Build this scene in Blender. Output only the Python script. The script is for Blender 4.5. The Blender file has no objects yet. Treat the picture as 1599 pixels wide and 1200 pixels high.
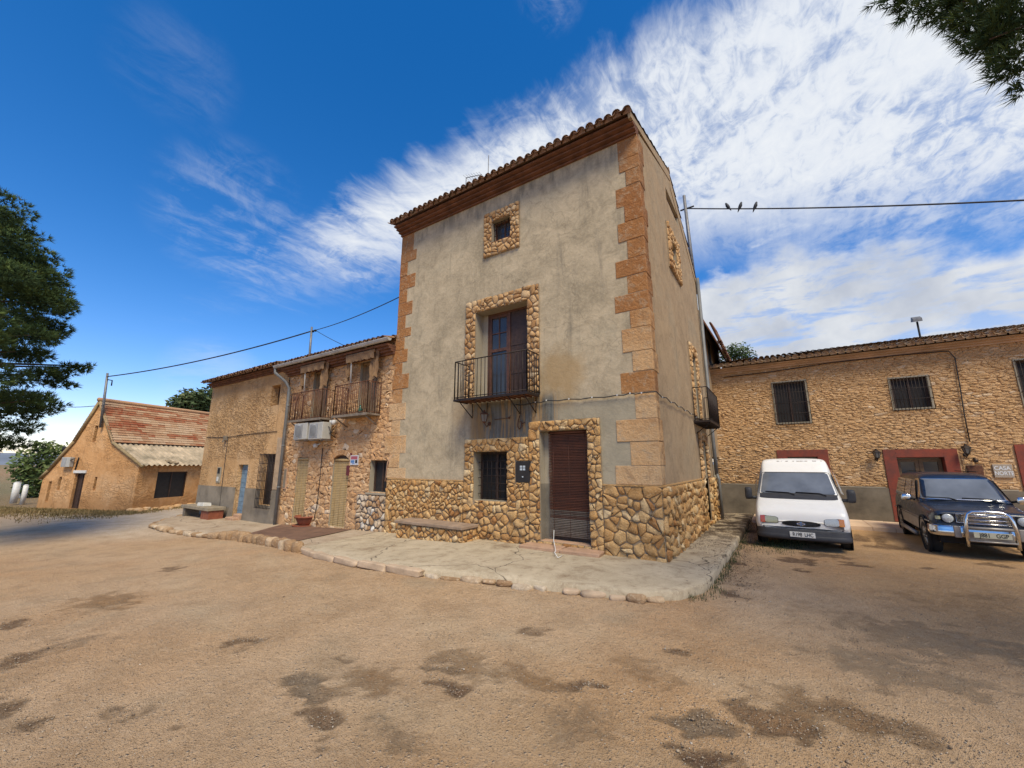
import bpy, math, random
from mathutils import Vector, Matrix, noise as mnoise
R=random.Random
D2R=math.radians
sc=bpy.context.scene
COL=sc.collection

# ------------------------------------------------------------------ camera model (measured from the photograph)
FPX=627.0; PITCH=D2R(11.28); YAW=D2R(33.3); EYE=1.75
cF=Vector((-math.sin(YAW)*math.cos(PITCH),math.cos(YAW)*math.cos(PITCH),math.sin(PITCH)))
cR=Vector((math.cos(YAW),math.sin(YAW),0)); cU=cR.cross(cF)
C0=Vector((0,0,EYE))
def ray(x,y): return cF*FPX+cR*(x-799.5)-cU*(y-600)
def gz(x,y,z=0): d=ray(x,y); return C0+d*((z-EYE)/d.z)
def pY(x,y,Y): d=ray(x,y); return C0+d*(Y/d.y)
def pX(x,y,X): d=ray(x,y); return C0+d*(X/d.x)
def pD(x,y,D): d=ray(x,y); return C0+d*(D/math.hypot(d.x,d.y))
def proj(p):
    v=Vector(p)-C0; w=v.dot(cF)
    if w<=0.01: return (-9999,-9999)
    return (799.5+FPX*v.dot(cR)/w,600-FPX*v.dot(cU)/w)
cam=bpy.data.cameras.new('camera'); co=bpy.data.objects.new('camera',cam); COL.objects.link(co)
cam.sensor_fit='HORIZONTAL'; cam.sensor_width=36; cam.lens=36*FPX/1599; cam.clip_end=9000; cam.clip_start=.05
m=Matrix((cR,cU,-cF)).transposed().to_4x4(); m.translation=C0; co.matrix_world=m
sc.camera=co

# ------------------------------------------------------------------ node helper
class NT:
    def __init__(s,nt): s.t=nt; s.n=nt.nodes; s.l=nt.links
    def new(s,t,**k):
        n=s.n.new(t)
        for a,b in k.items(): setattr(n,a,b)
        return n
    def put(s,sock,v):
        if v is None: return
        if isinstance(v,bpy.types.NodeSocket): s.l.new(v,sock)
        elif isinstance(v,(tuple,list)):
            sock.default_value=tuple(v)+((1,) if len(v)==3 and len(sock.default_value)==4 else ())
        else: sock.default_value=v
    def math(s,op,a,b=None,c=None,clamp=False):
        n=s.new('ShaderNodeMath',operation=op,use_clamp=clamp); s.put(n.inputs[0],a); s.put(n.inputs[1],b); s.put(n.inputs[2],c); return n.outputs[0]
    def vm(s,op,a,b=None):
        n=s.new('ShaderNodeVectorMath',operation=op); s.put(n.inputs[0],a); s.put(n.inputs[1],b)
        return n.outputs['Value'] if op in('DOT_PRODUCT','LENGTH','DISTANCE') else n.outputs[0]
    def noise(s,v,sc=5,d=4,r=.55,dist=0,out=0):
        n=s.new('ShaderNodeTexNoise'); s.put(n.inputs['Vector'],v); n.inputs['Scale'].default_value=sc
        n.inputs['Detail'].default_value=d; n.inputs['Roughness'].default_value=r; n.inputs['Distortion'].default_value=dist; return n.outputs[out]
    def voro(s,v,sc=5,feat='F1',out='Distance',rnd=1):
        n=s.new('ShaderNodeTexVoronoi',feature=feat); s.put(n.inputs['Vector'],v); n.inputs['Scale'].default_value=sc
        n.inputs['Randomness'].default_value=rnd; return n.outputs[out]
    def ramp(s,f,stops,interp='LINEAR'):
        n=s.new('ShaderNodeValToRGB'); s.put(n.inputs[0],f); cr=n.color_ramp; cr.interpolation=interp
        while len(cr.elements)<len(stops): cr.elements.new(.5)
        for e,(p,c) in zip(cr.elements,stops): e.position=p; e.color=tuple(c)+(1,) if len(c)==3 else c
        return n.outputs[0]
    def mix(s,f,a,b,bt='MIX'):
        n=s.new('ShaderNodeMix',data_type='RGBA',blend_type=bt); s.put(n.inputs[0],f); s.put(n.inputs[6],a); s.put(n.inputs[7],b); return n.outputs[2]
    def mr(s,v,a,b,c=0,d=1,smooth=True):
        n=s.new('ShaderNodeMapRange',interpolation_type='SMOOTHSTEP' if smooth else 'LINEAR')
        for i,x in enumerate((v,a,b,c,d)): s.put(n.inputs[i],x)
        return n.outputs[0]
    def mapping(s,v,scale=(1,1,1),rot=(0,0,0),loc=(0,0,0)):
        n=s.new('ShaderNodeMapping'); s.put(n.inputs[0],v); n.inputs[1].default_value=loc; n.inputs[2].default_value=rot; n.inputs[3].default_value=scale; return n.outputs[0]
    def sep(s,v): n=s.new('ShaderNodeSeparateXYZ'); s.put(n.inputs[0],v); return n.outputs
    def comb(s,x,y,z): n=s.new('ShaderNodeCombineXYZ'); s.put(n.inputs[0],x); s.put(n.inputs[1],y); s.put(n.inputs[2],z); return n.outputs[0]
    def obj(s): return s.new('ShaderNodeTexCoord').outputs['Object']
    def attr(s,name,out='Color'): n=s.new('ShaderNodeAttribute',attribute_name=name); return n.outputs[out]
    def bump(s,h,st=.5,dist=.02,nrm=None):
        n=s.new('ShaderNodeBump'); n.inputs['Strength'].default_value=st; n.inputs['Distance'].default_value=dist; s.put(n.inputs['Height'],h)
        if nrm is not None: s.put(n.inputs['Normal'],nrm)
        return n.outputs[0]
def newmat(name):
    m=bpy.data.materials.new(name); m.use_nodes=True; nt=NT(m.node_tree)
    b=m.node_tree.nodes['Principled BSDF']; return m,nt,b
def setb(nt,b,col=None,rough=None,metal=None,nrm=None,spec=None,coat=None):
    if col is not None: nt.put(b.inputs['Base Color'],col)
    if rough is not None: nt.put(b.inputs['Roughness'],rough)
    if metal is not None: nt.put(b.inputs['Metallic'],metal)
    if nrm is not None: nt.put(b.inputs['Normal'],nrm)
    if spec is not None: nt.put(b.inputs['Specular IOR Level'],spec)
    if coat is not None: nt.put(b.inputs['Coat Weight'],coat)
def lerp(a,b,t): return tuple(x+(y-x)*t for x,y in zip(a,b))
def simple(name,col,rough=.7,metal=0,var=.25,vs=3,bump=.15,bs=40,bd=.005,coat=None,spec=.4,col2=None):
    m,nt,b=newmat(name); o=nt.obj()
    f=nt.noise(o,vs,6,.6)
    c2=col2 or tuple(x*(1-var) for x in col); c1=tuple(min(1,x*(1+var*.5)) for x in col)
    c=nt.ramp(f,[(.3,c2),(.68,c1)])
    nrm=nt.bump(nt.noise(o,bs,4,.6),bump,bd) if bump else None
    setb(nt,b,c,rough,metal,nrm,spec,coat); return m

# ---- building materials
def mk_plaster(name,c1,c2,c3,stain=None):
    m,nt,b=newmat(name); o=nt.obj(); s=nt.sep(o)
    big=nt.noise(o,.55,7,.62,.6); mid=nt.noise(o,2.6,8,.68,.8); fine=nt.noise(o,14,5,.65)
    c=nt.ramp(big,[(.34,c1),(.5,c2),(.66,c3)])
    c=nt.mix(nt.mr(mid,.38,.68,0,.55),c,tuple(x*.72 for x in c1))
    c=nt.mix(nt.mr(fine,.35,.7,0,.3),c,tuple(min(1,x*1.25) for x in c2))
    # vertical washes
    v=nt.mapping(o,(2.2,2.2,.22)); w=nt.noise(v,1.6,6,.65,.3)
    c=nt.mix(nt.mr(w,.56,.75,0,.45),c,(.13,.12,.095))
    hair=nt.voro(nt.vm('ADD',o,nt.vm('SCALE',nt.noise(o,1.3,3,.5,0,1),None)),.55,'DISTANCE_TO_EDGE')
    c=nt.mix(nt.mr(hair,.0,.006,.28,0),c,(.1,.085,.06))
    if stain: c=stain(nt,o,s,c)
    h=nt.math('ADD',nt.math('MULTIPLY',mid,.7),nt.math('MULTIPLY',fine,.35))
    nrm=nt.bump(h,.55,.035); nrm=nt.bump(nt.noise(o,60,3,.6),.25,.004,nrm)
    setb(nt,b,c,.92,0,nrm,.15); return m
def tower_stain(nt,o,s,c):
    x,y,z=s[0],s[1],s[2]
    # lower right repair patch in greyer cement
    edge=nt.math('ADD',z,nt.math('MULTIPLY',nt.math('SUBTRACT',nt.noise(o,1.5,3),.5),.25))
    lo=nt.mr(edge,3.02,3.1,1,0); xr=nt.mr(x,-4.55,-4.4)
    c=nt.mix(nt.math('MULTIPLY',nt.math('MULTIPLY',lo,xr),.55),c,(.27,.25,.185))
    # ochre bloom right of the balcony
    def blob(cx,cz,rx,rz,col,amt,c,sh=.35):
        dx=nt.math('DIVIDE',nt.math('SUBTRACT',x,cx),rx); dz=nt.math('DIVIDE',nt.math('SUBTRACT',z,cz),rz)
        r=nt.math('SQRT',nt.math('ADD',nt.math('MULTIPLY',dx,dx),nt.math('MULTIPLY',dz,dz)))
        r=nt.math('ADD',r,nt.math('MULTIPLY',nt.math('SUBTRACT',nt.noise(o,2.2,6,.6),.5),1.1))
        return nt.mix(nt.mr(r,sh,1.0,amt,0),c,col)
    c=blob(-4.0,3.75,.75,.9,(.33,.215,.095),.7,c)
    c=blob(-6.9,3.1,.45,.8,(.33,.22,.11),.4,c)
    # runs under the balcony: narrow vertical streaks of grey and ochre
    st=nt.noise(nt.mapping(o,(5.5,5.5,.5)),1.3,5,.6,.4)
    box=nt.math('MULTIPLY',nt.mr(x,-6.75,-6.3),nt.mr(x,-4.25,-3.95,1,0)); box=nt.math('MULTIPLY',box,nt.math('MULTIPLY',nt.mr(z,1.5,2.4),nt.mr(z,3.2,3.45,1,0)))
    c=nt.mix(nt.math('MULTIPLY',box,.9),c,nt.ramp(st,[(.3,(.075,.085,.085)),(.42,(.14,.14,.125)),(.5,(.085,.08,.07)),(.57,(.27,.165,.07)),(.66,(.17,.155,.125))]))
    ft=nt.math('MULTIPLY',nt.mr(x,-6.72,-6.5),nt.mr(x,-6.25,-6.1,1,0)); ft=nt.math('MULTIPLY',ft,nt.math('MULTIPLY',nt.mr(z,1.2,1.5),nt.mr(z,2.8,3.2,1,0)))
    c=nt.mix(nt.math('MULTIPLY',ft,.65),c,(.27,.165,.07))
    # streaky darker band just under the cornice
    c=nt.mix(nt.math('MULTIPLY',nt.mr(z,8.3,8.95),nt.mr(nt.noise(nt.mapping(o,(3,3,.6)),2,5),.4,.7,0,.6)),c,(.1,.095,.075))
    return c
M_plaster=mk_plaster('tower_plaster',(.30,.245,.16),(.47,.38,.25),(.39,.33,.225),tower_stain)
M_sideplaster=mk_plaster('side_plaster',(.28,.20,.12),(.36,.26,.155),(.31,.245,.16))  # toned darker in colour to offset the sun on the side wall
M_reveal=simple('reveal_plaster',(.32,.275,.2),.9,0,.15,2,.3,30,.006)
M_revealgrey=simple('reveal_grey_cement',(.19,.165,.125),.9,0,.3,2,.3,30,.006)
def adobe_stain(nt,o,s,c):
    # rendered coat flaked away over the upper storey: coarse masonry relief shows
    x,z=s[0],s[2]
    return c
def mk_adobe(name,c1,c2,c3,flake=None):
    m,nt,b=newmat(name); o=nt.obj(); s=nt.sep(o)
    big=nt.noise(o,.8,6,.6,.5); mid=nt.noise(o,4,7,.65,.6); fine=nt.noise(o,22,4,.6)
    c=nt.ramp(big,[(.33,c1),(.5,c2),(.68,c3)])
    c=nt.mix(nt.mr(mid,.45,.7,0,.4),c,tuple(x*.7 for x in c1))
    c=nt.mix(nt.mr(fine,.5,.75,0,.35),c,tuple(min(1,x*1.3) for x in c3))
    w=nt.noise(nt.mapping(o,(2.5,2.5,.25)),2,5,.6); c=nt.mix(nt.mr(w,.58,.75,0,.4),c,(.14,.09,.05))
    h=nt.math('ADD',mid,nt.math('MULTIPLY',fine,.4)); nrm=nt.bump(h,.6,.04)
    vo=nt.vm('ADD',nt.mapping(o,(1,1,1.9)),nt.vm('SCALE',nt.noise(o,2.5,4,.6,0,1),None)); ed=nt.voro(vo,3.2,'DISTANCE_TO_EDGE'); msk=nt.mr(nt.noise(o,.9,5,.6),.44,.58)
    c=nt.mix(nt.math('MULTIPLY',nt.mr(ed,.02,.09,.3,0),msk),c,tuple(x*.62 for x in c1)); nrm=nt.bump(nt.math('MULTIPLY',nt.mr(ed,0,.15),msk),.6,.04,nrm)
    c=nt.mix(nt.math('MULTIPLY',nt.mr(nt.math('ADD',s[2],nt.math('MULTIPLY',big,1.6)),1.25,.35),.55),c,tuple(x*.6 for x in c1))
    if flake:
        x0,x1,z0,z1=flake
        bx=nt.math('MULTIPLY',nt.mr(s[0],x0,x0+.8),nt.mr(s[0],x1-.5,x1,1,0)); bx=nt.math('MULTIPLY',bx,nt.math('MULTIPLY',nt.mr(s[2],z0,z0+.3),nt.mr(s[2],z1-.4,z1,1,0)))
        pv=nt.vm('ADD',nt.mapping(o,(1,1,1.6)),nt.vm('SCALE',nt.noise(o,3,3,.5,0,1),None))
        e=nt.noise(nt.mapping(o,(1,1,1.5)),4.5,3,.5,1.2)
        rid=nt.math('ABSOLUTE',nt.math('SUBTRACT',e,.5))
        fl=nt.mr(rid,.0,.06,1,0)
        c=nt.mix(nt.math('MULTIPLY',bx,nt.math('MULTIPLY',fl,.35)),c,(.52,.35,.2))
        nrm=nt.bump(nt.math('MULTIPLY',bx,nt.mr(e,.42,.58)),.6,.07,nrm)
        c=nt.mix(nt.math('MULTIPLY',bx,nt.mr(e,.55,.48,0,.35)),c,(.22,.125,.06))
    setb(nt,b,c,.95,0,nrm,.1); return m
M_adobe=mk_adobe('ochre_render',(.44,.26,.12),(.52,.32,.155),(.57,.38,.21),(-22.6,-16.6,1.9,4.9))
M_barn=mk_adobe('barn_adobe',(.50,.26,.105),(.58,.32,.14),(.60,.37,.19))
M_cementR=simple('dark_cement_dado',(.175,.145,.105),.92,0,.45,1.3,.4,18,.01,col2=(.085,.07,.05))
M_cement=simple('cement_dado',(.235,.195,.145),.92,0,.45,1.1,.4,18,.01,col2=(.12,.098,.07))
def mk_stone(name,stops,mort=None,ns=7,bs=.7,bd=.02,rough=.92,dk=1.0):
    m,nt,b=newmat(name); o=nt.obj(); a=nt.attr('rnd','Fac')
    c=nt.ramp(a,stops)
    n1=nt.noise(o,ns,6,.65,.5); n2=nt.noise(o,ns*5,4,.6)
    c=nt.mix(nt.mr(n1,.36,.7,0,.5*dk),c,tuple(x*.55 for x in stops[0][1]))
    c=nt.mix(nt.mr(n2,.5,.75,0,.35),c,tuple(min(1,x*1.35) for x in stops[-1][1]))
    n3=nt.noise(o,.7,4,.6); c=nt.mix(nt.mr(n3,.5,.72,0,.35*dk),c,tuple(x*.6 for x in stops[1][1]))
    nrm=nt.bump(nt.math('ADD',n1,nt.math('MULTIPLY',n2,.5)),bs,bd)
    setb(nt,b,c,rough,0,nrm,.12); return m
M_clad=mk_stone('cladding_stone',[(0,(.33,.155,.055)),(.3,(.46,.255,.095)),(.7,(.55,.35,.155)),(1,(.64,.48,.27))],bs=1.1,bd=.03,dk=.7)
M_cladm=simple('cladding_mortar',(.29,.215,.135),.95,0,.3,5,.5,40,.01)
M_surr=mk_stone('surround_stone',[(0,(.34,.18,.075)),(.35,(.47,.28,.125)),(.7,(.55,.355,.175)),(1,(.62,.46,.27))])
M_rub=mk_stone('rubble_stone',[(0,(.47,.275,.125)),(.5,(.53,.325,.155)),(.85,(.57,.36,.18)),(1,(.62,.45,.28))],ns=5,bs=1.0,bd=.05,dk=.45)
M_rubm=simple('rubble_pointing',(.54,.335,.16),.95,0,.22,3,.8,14,.03)
M_rub2=mk_stone('row_stone',[(0,(.48,.26,.115)),(.5,(.56,.335,.165)),(.85,(.60,.39,.21)),(1,(.66,.51,.35))],ns=5,bs=1.0,bd=.045,dk=.45)
M_rub2m=simple('row_pointing',(.56,.33,.165),.95,0,.25,3,.8,14,.03)
M_mosaic=mk_stone('mosaic_stone',[(0,(.33,.17,.07)),(.35,(.42,.26,.13)),(.7,(.55,.44,.31)),(1,(.68,.64,.56))])
M_mosm=simple('mosaic_mortar',(.12,.11,.10),.95)
def mk_quoin():
    m,nt,b=newmat('quoin_ashlar'); o=nt.obj(); s=nt.sep(o); a=nt.attr('rnd','Fac')
    zz=nt.math('ADD',s[2],nt.math('MULTIPLY',nt.math('SUBTRACT',nt.noise(o,1.2,5,.6),.5),3.2))
    zz=nt.math('ADD',zz,nt.math('MULTIPLY',nt.math('SUBTRACT',a,.5),2.2))
    c=nt.ramp(nt.mr(zz,1.2,8.8,0,1,False),[(.0,(.62,.43,.24)),(.22,(.60,.37,.18)),(.42,(.40,.19,.07)),(.85,(.33,.14,.05)),(1,(.35,.17,.07))])
    c=nt.mix(nt.mr(nt.noise(o,5,7,.7,.6),.5,.68,0,.6),c,(.45,.34,.22))
    c=nt.mix(nt.mr(nt.noise(o,3.5,7,.7,.6),.5,.7,0,.4),c,(.24,.115,.05))
    # blackened arris on the side return
    c=nt.mix(nt.math('MULTIPLY',nt.mr(s[1],8.1,8.25),nt.mr(nt.noise(o,2,5,.6),.36,.55,0,.6)),c,(.16,.085,.045))
    c=nt.mix(nt.mr(nt.noise(o,11,6,.7,.4),.55,.72,0,.6),c,(.52,.40,.26))
    setb(nt,b,c,.93,0,nt.bump(nt.noise(o,9,8,.75),1.0,.06),.12); return m
M_quoin=mk_quoin()
def mk_tile(name,stops,lich=(.26,.23,.16),la=.5):
    m,nt,b=newmat(name); o=nt.obj(); a=nt.attr('rnd','Fac')
    c=nt.ramp(a,stops); n=nt.noise(o,5,6,.65)
    c=nt.mix(nt.mr(n,.45,.65,0,la),c,lich); c=nt.mix(nt.mr(nt.noise(o,20,4,.6),.5,.7,0,.4),c,(.06,.045,.035))
    setb(nt,b,c,.93,0,nt.bump(nt.noise(o,30,4,.6),.4,.01),.1); return m
M_tile=mk_tile('roof_tile_old',[(0,(.13,.07,.045)),(.4,(.21,.11,.065)),(.75,(.28,.16,.09)),(1,(.33,.23,.15))],(.15,.125,.08),.55)
M_tileR=mk_tile('roof_tile_long_house',[(0,(.26,.16,.095)),(.4,(.36,.235,.14)),(.75,(.43,.30,.19)),(1,(.48,.37,.26))],(.28,.22,.145),.5)
M_tileB=mk_tile('roof_tile_barn',[(0,(.29,.08,.038)),(.3,(.34,.125,.06)),(.45,(.38,.20,.11)),(.75,(.47,.29,.165)),(1,(.50,.34,.21))],(.40,.26,.14),.45)
M_corr=simple('fibre_cement',(.46,.36,.24),.93,0,.35,1.5,.5,25,.01,col2=(.17,.14,.09))
M_cornice=simple('cornice_clay',(.17,.075,.042),.9,0,.45,4,.4,25,.01)
M_cornice2=simple('cornice_render',(.48,.31,.18),.93,0,.3,2,.4,20,.01)
M_iron=simple('wrought_iron',(.028,.018,.014),.6,.3,.4,20,.2,80,.002)
M_rust=simple('rusted_iron',(.13,.055,.03),.85,.1,.5,15,.3,60,.003)
M_dark=simple('dark_interior',(.012,.011,.011),.8,0,.2,2,0)
M_wood=simple('red_brown_timber',(.10,.042,.022),.5,0,.4,12,.2,60,.003)
M_woodd=simple('dark_timber',(.055,.03,.02),.6,0,.4,12,.2,60,.003)
M_woodl=simple('ochre_timber',(.17,.10,.045),.6,0,.3,12,.2,60,.003)
M_black=simple('black_opening_mesh',(.02,.017,.016),.7,0,.3,6,0)
M_redframe=simple('red_painted_surround',(.21,.042,.022),.8,0,.35,5,.3,30,.005,col2=(.13,.04,.028))
M_pipe=simple('grey_plastic_pipe',(.15,.15,.145),.5,0,.3,3,.05,30,.002)
M_gutter=simple('aluminium_gutter',(.46,.44,.41),.5,.2,.2,4,.05,30,.002)
M_white=simple('off_white_metal',(.62,.6,.55),.5,0,.2,6,.05,30,.002)
M_slab=simple('balcony_slab',(.2,.16,.12),.9,0,.4,5,.3,30,.005)
M_cable=simple('black_cable',(.02,.02,.022),.6,0,.2,5,0)
M_galv=simple('galvanised_pole',(.19,.185,.18),.55,.5,.35,12,.05,60,.002)
M_terra=simple('terracotta_pot',(.25,.075,.035),.7,0,.3,8,.1,40,.002)
M_pink=simple('pinkish_stone',(.44,.27,.165),.85,0,.25,4,.4,25,.01)
def glassm(name,col=(.02,.025,.03),rough=.06):
    m,nt,b=newmat(name); o=nt.obj()
    setb(nt,b,nt.ramp(nt.noise(o,1.5,3),[(.3,col),(.7,tuple(x*1.8 for x in col))]),rough,0,nt.bump(nt.noise(o,2.2,2),.04,.02),.5); return m
M_glass=glassm('window_glass',(.03,.032,.034),.12)
M_screen=glassm('windscreen_glass',(.09,.10,.115),.08)  # lightened grey-blue base stands in for reflected cloudy sky

# ------------------------------------------------------------------ mesh builder
class MB:
    def __init__(s): s.v=[]; s.f=[]; s.mi=[]; s.r=[]; s.sm=[]
    def add(s,vs,fs,mi=0,rnd=.5,smooth=False):
        o=len(s.v); s.v+= [tuple(v) for v in vs]
        for f in fs: s.f.append([i+o for i in f]); s.mi.append(mi); s.r.append(rnd); s.sm.append(smooth)
    def quad(s,a,b,c,d,mi=0,rnd=.5): s.add([a,b,c,d],[(0,1,2,3)],mi,rnd)
    def hexa(s,p,mi=0,rnd=.5):  # p: 8 corners, bottom 4 ccw then top 4
        s.add(p,[(3,2,1,0),(4,5,6,7),(0,1,5,4),(1,2,6,5),(2,3,7,6),(3,0,4,7)],mi,rnd)
    def box(s,x0,x1,y0,y1,z0,z1,mi=0,rnd=.5):
        s.hexa([(x0,y0,z0),(x1,y0,z0),(x1,y1,z0),(x0,y1,z0),(x0,y0,z1),(x1,y0,z1),(x1,y1,z1),(x0,y1,z1)],mi,rnd)
    def fbox(s,fr,u0,u1,n0,n1,z0,z1,mi=0,rnd=.5):
        P=fr.p; s.hexa([P(u0,z0,n1),P(u1,z0,n1),P(u1,z0,n0),P(u0,z0,n0),P(u0,z1,n1),P(u1,z1,n1),P(u1,z1,n0),P(u0,z1,n0)],mi,rnd)
    def tube(s,pts,r,n=8,mi=0,rnd=.5,caps=True,smooth=True):
        pts=[Vector(p) for p in pts]; rs=r if isinstance(r,(list,tuple)) else [r]*len(pts)
        vs=[];fs=[];up=None
        for i,p in enumerate(pts):
            t=(pts[min(i+1,len(pts)-1)]-pts[max(i-1,0)]).normalized()
            if up is None: up=Vector((0,0,1)) if abs(t.z)<.9 else Vector((1,0,0))
            a=t.cross(up).normalized(); b=a.cross(t).normalized(); up=b
            for k in range(n):
                an=2*math.pi*k/n; vs.append(p+(a*math.cos(an)+b*math.sin(an))*rs[i])
        for i in range(len(pts)-1):
            for k in range(n):
                k2=(k+1)%n; fs.append((i*n+k,i*n+k2,(i+1)*n+k2,(i+1)*n+k))
        if caps: fs.append(tuple(reversed(range(n)))); fs.append(tuple((len(pts)-1)*n+k for k in range(n)))
        s.add(vs,fs,mi,rnd,smooth)
    def lathe(s,prof,c,axis='z',n=20,mi=0,rnd=.5,smooth=True):
        vs=[];fs=[];c=Vector(c)
        for r,h in prof:
            for k in range(n):
                a=2*math.pi*k/n; x,y=r*math.cos(a),r*math.sin(a)
                vs.append(c+Vector({'z':(x,y,h),'x':(h,x,y),'y':(x,h,y)}[axis]))
        for i in range(len(prof)-1):
            for k in range(n): k2=(k+1)%n; fs.append((i*n+k,i*n+k2,(i+1)*n+k2,(i+1)*n+k))
        s.add(vs,fs,mi,rnd,smooth)
    def build(s,name,mats,parent=None,bevel=0,label=None):
        me=bpy.data.meshes.new(name); me.from_pydata(s.v,[],s.f)
        for m in (mats if isinstance(mats,(list,tuple)) else [mats]): me.materials.append(m)
        me.polygons.foreach_set('material_index',s.mi); me.polygons.foreach_set('use_smooth',s.sm)
        a=me.attributes.new('rnd','FLOAT','FACE'); a.data.foreach_set('value',s.r); me.update()
        o=bpy.data.objects.new(name,me); COL.objects.link(o)
        if parent is not None:
            o.parent=parent
            L=Vector((0,0,0)); q=parent; loc=False
            while q is not None: L+=q.location; loc=loc or bool(q.get('_local')); q=q.parent
            if not loc: o.location=-L
        if bevel:
            b=o.modifiers.new('bevel','BEVEL'); b.width=bevel; b.segments=2; b.limit_method='ANGLE'; b.angle_limit=D2R(35)
        if label: o['label']=label
        return o
def tag(o,label=None,cat=None,group=None,kind=None):
    if label: o['label']=label
    if cat: o['category']=cat
    if group: o['group']=group
    if kind: o['kind']=kind
    return o
def empty(name,loc,label,cat,group=None,rz=0,local=False):
    o=bpy.data.objects.new(name,None); COL.objects.link(o); o.location=loc; o.rotation_euler=(0,0,rz); o.empty_display_size=.2
    if local: o['_local']=1
    return tag(o,label,cat,group)
class Fr:
    def __init__(s,O,U,N): s.O=Vector(O); s.U=Vector(U).normalized(); s.N=Vector(N).normalized()
    def p(s,u,z,n=0): return s.O+s.U*u+s.N*n+Vector((0,0,z))
    def hit(s,x,y,n=0):
        d=ray(x,y); O=s.O+s.N*n; t=(O-C0).dot(s.N)/d.dot(s.N); q=C0+d*t
        return ((q-s.O).dot(s.U),q.z)
def wall(mb,fr,u0,u1,z0,z1,ops=(),mi=0,rev=.25,rmi=1):
    ops=[(max(o[0],u0),min(o[1],u1),max(o[2],z0),min(o[3],z1))+tuple(o[4:]) for o in ops if o[0]<u1 and o[1]>u0 and o[2]<z1 and o[3]>z0]
    us=sorted({u0,u1,*[o[0] for o in ops],*[o[1] for o in ops]}); zs=sorted({z0,z1,*[o[2] for o in ops],*[o[3] for o in ops]})
    for i in range(len(us)-1):
        for j in range(len(zs)-1):
            cu=(us[i]+us[i+1])/2; cz=(zs[j]+zs[j+1])/2
            if any(o[0]<cu<o[1] and o[2]<cz<o[3] for o in ops): continue
            mb.quad(fr.p(us[i],zs[j]),fr.p(us[i+1],zs[j]),fr.p(us[i+1],zs[j+1]),fr.p(us[i],zs[j+1]),mi)
    for o in ops:
        a,b,c,d=o[:4]; r=o[4] if len(o)>4 else rev
        for (p,q,p2,q2) in (((a,c),(a,d),0,0),((b,d),(b,c),0,0),((a,d),(b,d),0,0),((b,c),(a,c),0,0)):
            mb.quad(fr.p(*p),fr.p(*q),fr.p(*q,-r),fr.p(*p,-r),rmi)
def clip(poly,a,b,c):  # keep a*x+b*y<=c
    out=[];n=len(poly)
    for i in range(n):
        p=poly[i];q=poly[(i+1)%n]; dp=a*p[0]+b*p[1]-c; dq=a*q[0]+b*q[1]-c
        if dp<=0: out.append(p)
        if (dp<0<dq) or (dq<0<dp):
            t=dp/(dp-dq); out.append((p[0]+(q[0]-p[0])*t,p[1]+(q[1]-p[1])*t))
    return out
def area(p):
    return abs(sum(p[i][0]*p[(i+1)%len(p)][1]-p[(i+1)%len(p)][0]*p[i][1] for i in range(len(p))))/2
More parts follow.
